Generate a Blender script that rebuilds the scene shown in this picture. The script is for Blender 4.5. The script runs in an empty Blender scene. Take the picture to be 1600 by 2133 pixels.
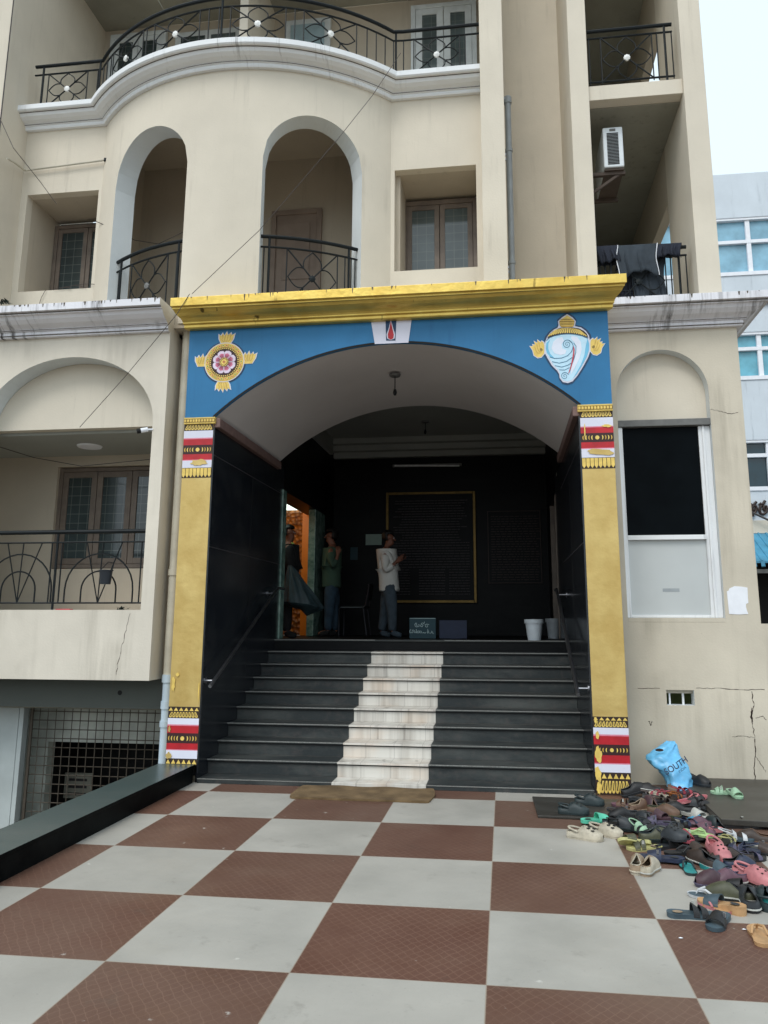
import bpy, math, random
from mathutils import Vector, Matrix
from mathutils.geometry import tessellate_polygon
random.seed(7)
SC = bpy.context.scene
COL = SC.collection
PI = math.pi
R = math.radians

# ------------------------------------------------------------------ camera
YAW, PITCH, ROLL = 0.1305, 0.1864, 0.0023
FPX, PPX, PPY = 1593.9, 837.25, 993.07          # photo is 1600 x 2133
CAM = Vector((0.112, -7.736, 1.591))
_cy, _sy, _cp, _sp = math.cos(YAW), math.sin(YAW), math.cos(PITCH), math.sin(PITCH)
FW = Vector((-_sy*_cp, _cy*_cp, _sp))
_r = Vector((_cy, _sy, 0)); _u = _r.cross(FW)
RT = math.cos(ROLL)*_r + math.sin(ROLL)*_u
UP = -math.sin(ROLL)*_r + math.cos(ROLL)*_u
cd = bpy.data.cameras.new('camera'); cam = bpy.data.objects.new('camera', cd); COL.objects.link(cam)
cam.matrix_world = Matrix(((RT.x, UP.x, -FW.x, CAM.x), (RT.y, UP.y, -FW.y, CAM.y), (RT.z, UP.z, -FW.z, CAM.z), (0, 0, 0, 1)))
cd.sensor_fit = 'HORIZONTAL'; cd.sensor_width = 36; cd.lens = FPX/1600*36
cd.shift_x = (800-PPX)/1600; cd.shift_y = (PPY-1066.5)/1600
cd.clip_end = 2000; cd.clip_start = 0.05
SC.camera = cam

# ------------------------------------------------------------------ light
w = bpy.data.worlds.new('World'); SC.world = w; w.use_nodes = True
nt = w.node_tree; nt.nodes.clear()
sky = nt.nodes.new('ShaderNodeTexSky'); sky.sky_type = 'NISHITA'; sky.sun_disc = False
sky.sun_elevation = R(52); sky.sun_rotation = R(200); sky.dust_density = 3; sky.air_density = 1.0
hs = nt.nodes.new('ShaderNodeHueSaturation'); hs.inputs['Saturation'].default_value = 0.30
bg = nt.nodes.new('ShaderNodeBackground'); bg.inputs['Strength'].default_value = 0.145
cl = nt.nodes.new('ShaderNodeMix'); cl.data_type = 'RGBA'; cl.inputs[0].default_value = 0.8; cl.inputs[7].default_value = (3.95, 4.7, 5.15, 1)   # even cloud layer over the clear sky
wo = nt.nodes.new('ShaderNodeOutputWorld')
nt.links.new(sky.outputs[0], hs.inputs['Color']); nt.links.new(hs.outputs[0], cl.inputs[6]); nt.links.new(cl.outputs[2], bg.inputs[0]); nt.links.new(bg.outputs[0], wo.inputs[0])
sd = bpy.data.lights.new('sun', 'SUN'); sd.energy = 0.8; sd.angle = R(26); sd.color = (1, 0.97, 0.92)
sun = bpy.data.objects.new('sun', sd); COL.objects.link(sun)
_a, _e = R(200), R(52)                           # sun high behind the photographer, soft overcast
sun.rotation_euler = Vector((math.sin(_a)*math.cos(_e), math.cos(_a)*math.cos(_e), math.sin(_e))).to_track_quat('Z', 'Y').to_euler()
SC.view_settings.view_transform = 'Standard'; SC.view_settings.look = 'None'
SC.view_settings.exposure = 0.78; SC.view_settings.gamma = 1
SC.cycles.max_bounces = 8; SC.cycles.use_denoising = True

def ray(px, py):
    return FW + RT*((px-PPX)/FPX) - UP*((py-PPY)/FPX)
def aty(px, py, y):                              # the point of a photo pixel on the plane y (facade planes)
    d = ray(px, py); return CAM + d*((y-CAM.y)/d.y)
def atz(px, py, z):                              # ... on the horizontal plane z (floor)
    d = ray(px, py); return CAM + d*((z-CAM.z)/d.z)
def xz(px, py, y=0.0):
    p = aty(px, py, y); return (p.x, p.z)

# ------------------------------------------------------------------ materials
def lin(c):
    f = lambda v: v/12.92 if v <= .04045 else ((v+.055)/1.055)**2.4
    return tuple(f(v/255) for v in c)+(1,)
MATS = {}
def mk(name):
    m = bpy.data.materials.new(name); m.use_nodes = True
    n = m.node_tree; b = n.nodes['Principled BSDF']; MATS[name] = m
    return m, n, b
def N(n, t, **k):
    x = n.nodes.new(t)
    for a, v in k.items():
        if a in x.inputs.keys(): x.inputs[a].default_value = v
        else: setattr(x, a, v)
    return x
def mixc(n, fac, a, b, mode='MIX'):
    x = n.nodes.new('ShaderNodeMix'); x.data_type = 'RGBA'; x.blend_type = mode
    for i, v in ((0, fac), (6, a), (7, b)):
        if isinstance(v, (int, float, tuple)): x.inputs[i].default_value = v
        else: n.links.new(v, x.inputs[i])
    return x.outputs[2]
def coords(n, scale=(1, 1, 1), rot=(0, 0, 0)):
    tc = n.nodes.new('ShaderNodeTexCoord'); mp = n.nodes.new('ShaderNodeMapping')
    mp.inputs['Scale'].default_value = scale; mp.inputs['Rotation'].default_value = rot
    n.links.new(tc.outputs['Object'], mp.inputs[0]); return mp.outputs[0]
def noise(n, vec, scale, detail=4, lo=.35, hi=.65, rough=.55):
    t = N(n, 'ShaderNodeTexNoise'); t.inputs['Scale'].default_value = scale; t.inputs['Detail'].default_value = detail; t.inputs['Roughness'].default_value = rough
    n.links.new(vec, t.inputs['Vector'])
    r = n.nodes.new('ShaderNodeMapRange'); r.inputs[1].default_value = lo; r.inputs[2].default_value = hi
    n.links.new(t.outputs[0], r.inputs[0]); return r.outputs[0]
def bump(n, b, h, strength, dist=.01):
    bp = n.nodes.new('ShaderNodeBump'); bp.inputs['Strength'].default_value = strength; bp.inputs['Distance'].default_value = dist
    n.links.new(h, bp.inputs['Height']); n.links.new(bp.outputs[0], b.inputs['Normal'])
def mul(n, a, f):
    x = n.nodes.new('ShaderNodeMath'); x.operation = 'MULTIPLY'; n.links.new(a, x.inputs[0])
    if isinstance(f, (int, float)): x.inputs[1].default_value = f
    else: n.links.new(f, x.inputs[1])
    return x.outputs[0]
def plain(name, c, rough=.6, metal=0, var=.12, scale=12, bmp=.0, spec=.5):
    m, n, b = mk(name); c = lin(c)
    v = coords(n); f = noise(n, v, scale)
    d = tuple(x*(1-var) for x in c[:3])+(1,); l = tuple(min(1, x*(1+var)) for x in c[:3])+(1,)
    n.links.new(mixc(n, f, d, l), b.inputs['Base Color'])
    b.inputs['Roughness'].default_value = rough; b.inputs['Metallic'].default_value = metal
    b.inputs['Specular IOR Level'].default_value = spec
    if bmp: bump(n, b, noise(n, v, scale*4, 5, .3, .7), bmp, .004)
    return m
def stucco(name, c, streak=.25, streak_c=(90, 82, 70), mott=.1, lo=.55, hi=.8, sc=9, bmp=.25, rough=.85, zs=.06):
    m, n, b = mk(name); c = lin(c)
    v = coords(n)
    f = noise(n, v, .9, 6, .3, .7)
    col = mixc(n, f, tuple(x*(1-mott) for x in c[:3])+(1,), tuple(min(1, x*(1+mott*.6)) for x in c[:3])+(1,))
    pv = noise(n, coords(n, (1, 1, .22)), 1.9, 3, .46, .54); col = mixc(n, mul(n, pv, mott*.5), col, tuple(min(1, x*1.12) for x in c[:3])+(1,))
    f1 = noise(n, v, 7, 5, .35, .75); col = mixc(n, mul(n, f1, mott*.8), col, tuple(x*.8 for x in c[:3])+(1,))
    vs = coords(n, (1, .15 if zs < .055 else 1, zs)); s = noise(n, vs, sc, 5, lo, hi, .7); g = noise(n, v, 1.3, 3, .42, .62)
    col = mixc(n, mul(n, mul(n, s, g), streak), col, lin(streak_c))
    sp = noise(n, v, 60, 3, .70, .78); col = mixc(n, mul(n, sp, .35), col, lin(streak_c))
    n.links.new(col, b.inputs['Base Color']); b.inputs['Roughness'].default_value = rough
    b.inputs['Specular IOR Level'].default_value = .25
    bump(n, b, noise(n, v, 45, 6, .2, .8), bmp, .004)
    return m
M = {}
M['wall'] = stucco('cream_wall_paint', (213, 204, 188), .3)
M['wall_low'] = stucco('dirty_cream_wall_paint', (204, 195, 178), .6, (112, 104, 88), .16, .46, .80, 3.5)
M['wall_left'] = stucco('patchy_white_wall_paint', (216, 208, 194), .6, (112, 104, 88), .16, .46, .80, 3.5)
M['steel_dk'] = plain('dull_chair_steel', (70, 70, 74), .4, 1.0, .05)
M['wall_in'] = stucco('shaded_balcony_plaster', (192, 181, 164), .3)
M['reveal'] = stucco('white_reveal_paint', (214, 219, 220), .15)
M['white'] = stucco('white_cornice_paint', (228, 230, 232), .9, (60, 56, 52), .08, .56, .74, 8, .3, .7, .04)
M['white2'] = stucco('weathered_cornice_paint', (228, 227, 232), 1.0, (40, 36, 33), .12, .48, .62, 12, .3, .7, .05)
M['reddish'] = plain('pink_cornice_trim', (116, 92, 86), .7)
M['vault'] = stucco('grey_vault_plaster', (212, 206, 203), .1, mott=.06)
M['ceil'] = stucco('hall_ceiling_paint', (160, 162, 156), .1)
M['dark_soffit'] = stucco('dark_streaked_soffit_plaster', (150, 148, 136), .6, (30, 34, 26), .25)  # grey plaster with dark greenish streaks at random
M['rail'] = plain('black_rail_paint', (14, 21, 24), .55, .0, .2, 12, 0, .25)
M['flower'] = plain('white_rosette_paint', (225, 225, 222), .5)
M['steel'] = plain('brushed_steel', (158, 160, 166), .35, 1.0, .05)
M['pipe'] = plain('grey_pipe_plastic', (150, 156, 160), .5, 0, .1, 6)
M['pipe_cream'] = plain('cream_painted_pipe', (190, 184, 168), .6, 0, .1, 5)
M['pipe_blue'] = plain('pale_blue_pipe', (186, 202, 214), .5, 0, .06, 5)
M['wood'] = plain('brown_window_wood', (112, 100, 90), .55, 0, .18, 5)
M['wood_grey'] = plain('pale_grey_window_wood', (204, 210, 212), .6, 0, .1, 5)
M['door'] = plain('brown_door_wood', (142, 126, 114), .6, 0, .12, 4)
M['door_blue'] = plain('blue_grey_door_paint', (150, 172, 180), .5, 0, .08, 4)
M['panel_white'] = plain('frosted_grey_panel', (186, 190, 190), .35, 0, .04, 2)
M['shutter'] = plain('grey_shutter_box', (104, 104, 102), .6)
M['black'] = plain('flat_black', (9, 9, 10), .8, 0, .1)
M['blueglass_dark'] = plain('black_window_film', (10, 14, 17), .3, 0, .2, 3, 0, .03)
M['blue'] = stucco('blue_spandrel_paint', (50, 116, 162), .6, (18, 58, 108), .22, bmp=.1, rough=.5)
M['blue_dk'] = plain('dark_blue_airbrush', (22, 58, 92), .6)
M['pwhite'] = stucco('white_band_paint', (218, 218, 232), .1, bmp=.05)
M['pyellow'] = plain('light_gold_paint', (226, 194, 100), .5, 0, .12, 14)
M['pgold2'] = plain('ochre_paint', (196, 156, 66), .5, 0, .15, 14)
M['pbrown'] = plain('dark_brown_line_paint', (44, 26, 18), .6)
M['pred'] = plain('crimson_band_paint', (178, 20, 34), .5, 0, .15, 9)
M['pred2'] = plain('faded_red_band_paint', (190, 60, 76), .5, 0, .15, 9)
M['pinkm'] = plain('pink_blend_paint', (214, 130, 150), .6, 0, .1, 12)
M['pdark'] = plain('maroon_black_paint', (52, 16, 20), .6)
M['ppetal'] = plain('lilac_petal_paint', (222, 206, 224), .6)
M['ppink'] = plain('rose_petal_paint', (204, 110, 140), .6)
M['pgreen'] = plain('green_dot_paint', (70, 140, 80), .6)
M['sky1'] = plain('pale_conch_paint', (188, 222, 240), .5, 0, .04)
M['sky2'] = plain('light_conch_paint', (222, 228, 242), .5, 0, .03)
M['sky3'] = plain('cyan_conch_paint', (110, 184, 218), .5, 0, .05)
M['sky4'] = plain('teal_line_paint', (36, 104, 140), .5)
M['paper'] = plain('white_paper', (232, 234, 240), .8, 0, .03)
M['paper_g'] = plain('greenish_paper', (150, 170, 160), .8, 0, .05)
M['teal'] = plain('teal_board_paint', (24, 62, 72), .6, 0, .1, 3)
M['navyb'] = plain('navy_board_paint', (26, 38, 66), .6)
M['chalk'] = plain('chalk_letter_paint', (170, 190, 190), .8)
M['gilt'] = plain('gilt_frame', (104, 82, 36), .4, .6, .2)
M['letters_dim'] = plain('engraved_text_lines', (56, 52, 54), .7)
M['bucket_white'] = plain('white_bucket_plastic', (196, 204, 210), .45, 0, .05)
M['bucket_black'] = plain('black_pot_plastic', (26, 32, 40), .4)
M['bag_blue'] = plain('blue_plastic_bag', (104, 178, 222), .35, 0, .14, 9, .2)
M['ink'] = plain('navy_ink', (26, 44, 74), .6)
M['sack'] = plain('dark_teal_sack_plastic', (40, 54, 58), .4, 0, .25, 7)
M['wire'] = plain('wire_insulation', (70, 64, 62), .7)
M['rust'] = plain('rusty_bracket', (78, 66, 58), .8)
M['acw'] = plain('ac_white_enamel', (216, 222, 226), .45, 0, .04)
M['cloth_navy'] = plain('dark_navy_cloth', (28, 33, 46), .9, 0, .2, 6, .3)
M['cloth_char'] = plain('charcoal_cloth', (50, 58, 66), .9, 0, .2, 6, .3)
M['basement'] = stucco('basement_beam_concrete', (84, 88, 84), .3)
M['tile_bs'] = plain('basement_white_tile', (184, 188, 180), .5, 0, .25, 3)
M['gate_white'] = plain('pale_gate_sheet', (176, 184, 184), .5, 0, .1, 2)
M['mesh'] = plain('rusty_mesh_bar', (84, 76, 66), .7)
M['bluewall'] = stucco('pale_blue_render', (206, 214, 222), .6, (90, 100, 110))
M['greenish'] = plain('green_courtyard_wall', (96, 110, 66), .8)
M['awning'] = plain('blue_awning_sheet', (70, 138, 168), .5, 0, .2, 2)
M['earth'] = plain('yard_earth', (112, 102, 88), .95, 0, .3, 1.2)
M['skin'] = plain('brown_skin', (120, 76, 58), .6)
M['hair'] = plain('black_hair', (14, 12, 12), .6)
M['shirt_w'] = plain('white_shirt_cotton', (208, 206, 200), .85, 0, .06, 5)
M['jeans'] = plain('grey_blue_trousers', (62, 74, 84), .85, 0, .2, 8)
M['jacket_g'] = plain('dull_green_shirt_cotton', (52, 74, 60), .85, 0, .12, 5)
M['jeans_b'] = plain('dark_blue_jeans', (36, 56, 72), .85, 0, .25, 8)
M['dark_clo'] = plain('black_clothing', (14, 14, 16), .9)
M['orange'] = plain('orange_lit_wall', (222, 130, 36), .4, 0, .1, 3)  # the shrine's orange light is put into this wall colour
M['lampglass'] = None

def gold_mat():
    m, n, b = mk('gold_paint')
    v = coords(n); f = noise(n, v, 3, 6, .3, .7); g = noise(n, coords(n, (1, 1, .25)), 5, 4, .35, .7)
    c = mixc(n, f, lin((190, 160, 92)), lin((216, 190, 122)))
    c = mixc(n, mul(n, g, .35), c, lin((180, 144, 76)))
    n.links.new(c, b.inputs['Base Color'])
    b.inputs['Metallic'].default_value = .35; b.inputs['Roughness'].default_value = .36
    bump(n, b, noise(n, v, 6, 8, .3, .7, .55), .28, .01); return m
M['gold'] = gold_mat()
def gold_cornice_mat():
    m, n, b = mk('stained_yellow_gold_paint')
    v = coords(n); f = noise(n, v, 4, 6, .3, .7)
    c = mixc(n, f, lin((202, 168, 80)), lin((222, 194, 104)))
    s = noise(n, coords(n, (1, 1, .12)), 7, 4, .66, .72, .6)
    c = mixc(n, mul(n, s, .85), c, lin((64, 50, 26)))
    n.links.new(c, b.inputs['Base Color']); b.inputs['Metallic'].default_value = .65; b.inputs['Roughness'].default_value = .36
    bump(n, b, noise(n, v, 12, 6, .3, .7), .35, .008); return m
M['gold_c'] = gold_cornice_mat()
def granite(name, c1, c2, rough, dust=0.0, spec=.5):
    m, n, b = mk(name); v = coords(n)
    f = noise(n, v, 260, 2, .45, .62); c = mixc(n, mul(n, f, .6), lin(c1), lin(c2))
    d = noise(n, coords(n, (.35, 1, 1)), 3.2, 7, .46, .78, .65); d2 = noise(n, v, 14, 6, .5, .8)
    c = mixc(n, mul(n, d, dust), c, lin((104, 106, 102))); c = mixc(n, mul(n, d2, dust*.6), c, lin((96, 84, 80)))
    n.links.new(c, b.inputs['Base Color']); b.inputs['Roughness'].default_value = rough; b.inputs['Specular IOR Level'].default_value = spec
    bump(n, b, noise(n, v, 30, 5, .3, .7), .08, .003); return m
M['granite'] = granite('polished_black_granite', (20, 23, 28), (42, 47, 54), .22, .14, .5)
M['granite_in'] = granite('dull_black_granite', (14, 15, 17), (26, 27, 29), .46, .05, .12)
M['step'] = granite('worn_granite_step', (38, 43, 44), (64, 69, 70), .5, .55, .3)
M['nosing_highlight'] = granite('granite_nosing_highlight', (96, 98, 96), (190, 188, 182), .45, .6)  # brighter copy of the step granite, paints the highlight along each nosing
M['kerb'] = granite('granite_kerb_top_sheen', (56, 70, 70), (86, 100, 98), .30, .3)  # top face: dust, plus the greenish reflection put into its colour
M['kerb_side'] = granite('dark_kerb_side', (8, 10, 11), (20, 23, 24), .4, .05, .03)
M['slab'] = granite('grey_granite_slab', (46, 44, 40), (66, 63, 57), .45, .35)
def marble():
    m, n, b = mk('stained_white_marble')
    v = coords(n); f = noise(n, coords(n, (1, 1, .05)), 4.5, 6, .45, .75, .65)
    c = mixc(n, f, lin((208, 204, 196)), lin((156, 148, 138)))
    s = noise(n, coords(n, (1, .3, .03)), 13, 4, .60, .74); c = mixc(n, mul(n, s, .7), c, lin((96, 86, 80)))
    h = noise(n, v, 2.2, 4, .5, .8); c = mixc(n, mul(n, h, .5), c, lin((222, 190, 160)))
    # joints between the small slabs
    br = n.nodes.new('ShaderNodeTexWave'); br.wave_type = 'BANDS'; br.bands_direction = 'X'; br.inputs['Scale'].default_value = 1.05; br.inputs['Distortion'].default_value = 0.0
    n.links.new(v, br.inputs[0]); mr = n.nodes.new('ShaderNodeMapRange'); mr.inputs[1].default_value = .9992; mr.inputs[2].default_value = 1.0
    n.links.new(br.outputs[1], mr.inputs[0]); c = mixc(n, mul(n, mr.outputs[0], .6), c, lin((90, 84, 78)))
    n.links.new(c, b.inputs['Base Color']); b.inputs['Roughness'].default_value = .35; return m
M['marble'] = marble()
TILE = .9; GY = -.354
def floor_mat():
    m, n, b = mk('checkered_floor_tiles')
    tc = n.nodes.new('ShaderNodeTexCoord'); sx = n.nodes.new('ShaderNodeSeparateXYZ'); n.links.new(tc.outputs['Object'], sx.inputs[0])
    def fl(o, off):
        a = n.nodes.new('ShaderNodeMath'); a.operation = 'ADD'; n.links.new(o, a.inputs[0]); a.inputs[1].default_value = off
        d = n.nodes.new('ShaderNodeMath'); d.operation = 'DIVIDE'; n.links.new(a.outputs[0], d.inputs[0]); d.inputs[1].default_value = TILE
        f = n.nodes.new('ShaderNodeMath'); f.operation = 'FLOOR'; n.links.new(d.outputs[0], f.inputs[0])
        fr = n.nodes.new('ShaderNodeMath'); fr.operation = 'FRACT'; n.links.new(d.outputs[0], fr.inputs[0])
        return f.outputs[0], fr.outputs[0]
    fx, gx = fl(sx.outputs[0], 90.0); fy, gy = fl(sx.outputs[1], 90.0-GY)
    s = n.nodes.new('ShaderNodeMath'); s.operation = 'ADD'; n.links.new(fx, s.inputs[0]); n.links.new(fy, s.inputs[1])
    md = n.nodes.new('ShaderNodeMath'); md.operation = 'PINGPONG'; n.links.new(s.outputs[0], md.inputs[0]); md.inputs[1].default_value = 1
    v = coords(n)
    br = mixc(n, noise(n, v, 1.1, 5, .3, .7), lin((88, 58, 48)), lin((108, 80, 67)))
    br = mixc(n, mul(n, noise(n, v, 22, 5, .4, .7), .35), br, lin((92, 62, 52)))
    # small worn lattice marks pressed in the brown tiles
    def latt(rot, sc=26):
        wv = n.nodes.new('ShaderNodeTexWave'); wv.inputs['Scale'].default_value = sc/6.28; wv.inputs['Distortion'].default_value = 2.5; wv.inputs['Detail'].default_value = 2
        wv.inputs['Detail Scale'].default_value = 1.5
        n.links.new(coords(n, (1, 1, 1), (0, 0, rot)), wv.inputs[0])
        r = n.nodes.new('ShaderNodeMapRange'); r.inputs[1].default_value = .965; r.inputs[2].default_value = 1.0; n.links.new(wv.outputs[1], r.inputs[0]); return r.outputs[0]
    la = n.nodes.new('ShaderNodeMath'); la.operation = 'MAXIMUM'; n.links.new(latt(R(40), 44), la.inputs[0]); n.links.new(latt(R(-38), 44), la.inputs[1])
    br = mixc(n, mul(n, mul(n, la.outputs[0], noise(n, v, 1.7, 3,   .28, .5)), .26), br, lin((158, 126, 108)))
    wh = mixc(n, noise(n, v, 1.6, 6, .3, .7), lin((160, 157, 150)), lin((178, 174, 166)))
    wh = mixc(n, mul(n, noise(n, v, 30, 4, .62, .8), .25), wh, lin((150, 150, 142)))
    wh = mixc(n, mul(n, noise(n, coords(n, (1, 3, 1)), 7, 6, .68, .75), .45), wh, lin((128, 128, 122)))
    c = mixc(n, md.outputs[0], wh, br)
    cb = n.nodes.new('ShaderNodeCombineXYZ'); n.links.new(fx, cb.inputs[0]); n.links.new(fy, cb.inputs[1])
    wn = n.nodes.new('ShaderNodeTexWhiteNoise'); wn.noise_dimensions = '3D'; n.links.new(cb.outputs[0], wn.inputs['Vector'])
    c = mixc(n, mul(n, wn.outputs['Value'], .16), c, lin((112, 104, 92)))
    c = mixc(n, mul(n, noise(n, v, .55, 5, .48, .75), .28), c, lin((96, 92, 82)))
    c = mixc(n, mul(n, noise(n, v, 3.4, 8, .60, .72, .7), .30), c, lin((84, 78, 70)))
    c = mixc(n, mul(n, noise(n, coords(n, (1, 1, 1), (0, 0, .6)), 9, 8, .70, .74, .5), .45), c, lin((214, 212, 204)))
    c = mixc(n, mul(n, noise(n, v, 75, 3, .66, .74), .35), c, lin((92, 88, 80)))
    def edge(g):
        a = n.nodes.new('ShaderNodeMath'); a.operation = 'PINGPONG'; n.links.new(g, a.inputs[0]); a.inputs[1].default_value = .5
        l = n.nodes.new('ShaderNodeMath'); l.operation = 'LESS_THAN'; n.links.new(a.outputs[0], l.inputs[0]); l.inputs[1].default_value = .0035; return l.outputs[0]
    e = n.nodes.new('ShaderNodeMath'); e.operation = 'MAXIMUM'; n.links.new(edge(gx), e.inputs[0]); n.links.new(edge(gy), e.inputs[1])
    c = mixc(n, mul(n, e.outputs[0], .7), c, lin((150, 138, 124)))
    n.links.new(c, b.inputs['Base Color'])
    rr = n.nodes.new('ShaderNodeMapRange'); rr.inputs[3].default_value = .42; rr.inputs[4].default_value = .62; n.links.new(noise(n, v, 3, 4), rr.inputs[0])
    n.links.new(rr.outputs[0], b.inputs['Roughness']); b.inputs['Specular IOR Level'].default_value = .3
    bump(n, b, noise(n, v, 24, 6, .3, .7), .12, .003); return m
M['floor'] = floor_mat()
def jute():
    m, n, b = mk('brown_jute_mat'); v = coords(n)
    c = mixc(n, noise(n, v, 5, 5), lin((96, 76, 50)), lin((132, 108, 76))); n.links.new(c, b.inputs['Base Color'])
    b.inputs['Roughness'].default_value = .95; bump(n, b, noise(n, v, 160, 3, .2, .8), .8, .01); return m
M['jute'] = jute()
M['grime_shade'] = plain('grime_and_crease_shade', (92, 84, 76), .9, 0, .5, 30)  # serves real drip stains and the shade painted in cornice creases
def glassmat(name, c, rough=.08, grid=True):
    m, n, b = mk(name); v = coords(n)
    c0 = mixc(n, noise(n, v, 2.2, 5, .3, .7), tuple(x*.6 for x in lin(c)[:3])+(1,), lin(c))
    if grid:
        for dr in ('X', 'Z'):
            wv = n.nodes.new('ShaderNodeTexWave'); wv.bands_direction = dr; wv.inputs['Scale'].default_value = 2.6
            n.links.new(v, wv.inputs[0]); r = n.nodes.new('ShaderNodeMapRange'); r.inputs[1].default_value = .97; r.inputs[2].default_value = 1
            n.links.new(wv.outputs[1], r.inputs[0]); c0 = mixc(n, mul(n, r.outputs[0], .5), c0, lin((120, 126, 122)))
    n.links.new(c0, b.inputs['Base Color']); b.inputs['Roughness'].default_value = rough; b.inputs['Specular IOR Level'].default_value = .6
    return m
M['glass'] = glassmat('dark_glass_over_grille', (60, 72, 74))
M['glass2'] = glassmat('curtained_glass', (92, 104, 106))
M['glass_blue'] = glassmat('sky_blue_film_glass', (140, 186, 208), .08, False)
M['glass_blue_low'] = glassmat('dark_reflecting_glass', (22, 52, 62), .05, False)
def carved():
    m, n, b = mk('carved_wood_relief'); v = coords(n)
    vo = n.nodes.new('ShaderNodeTexVoronoi'); vo.inputs['Scale'].default_value = 14; n.links.new(v, vo.inputs[0])
    c = mixc(n, vo.outputs[0], lin((190, 120, 44)), lin((60, 26, 12))); n.links.new(c, b.inputs['Base Color'])
    b.inputs['Roughness'].default_value = .45; bump(n, b, vo.outputs[0], 1.0, .04); return m
M['carved'] = carved()
def gmarble():
    m, n, b = mk('green_marble_post'); v = coords(n)
    c = mixc(n, noise(n, v, 6, 8, .35, .7, .7), lin((60, 96, 86)), lin((146, 170, 158))); n.links.new(c, b.inputs['Base Color']); b.inputs['Roughness'].default_value = .25; return m
M['gmarble'] = gmarble()
def emis(name, c, s):
    m, n, b = mk(name); b.inputs['Base Color'].default_value = lin(c); b.inputs['Emission Color'].default_value = lin(c); b.inputs['Emission Strength'].default_value = s; return m
M['lampglow'] = emis('lit_ceiling_panel', (222, 244, 238), 1.2)
del M['lampglass']

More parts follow.
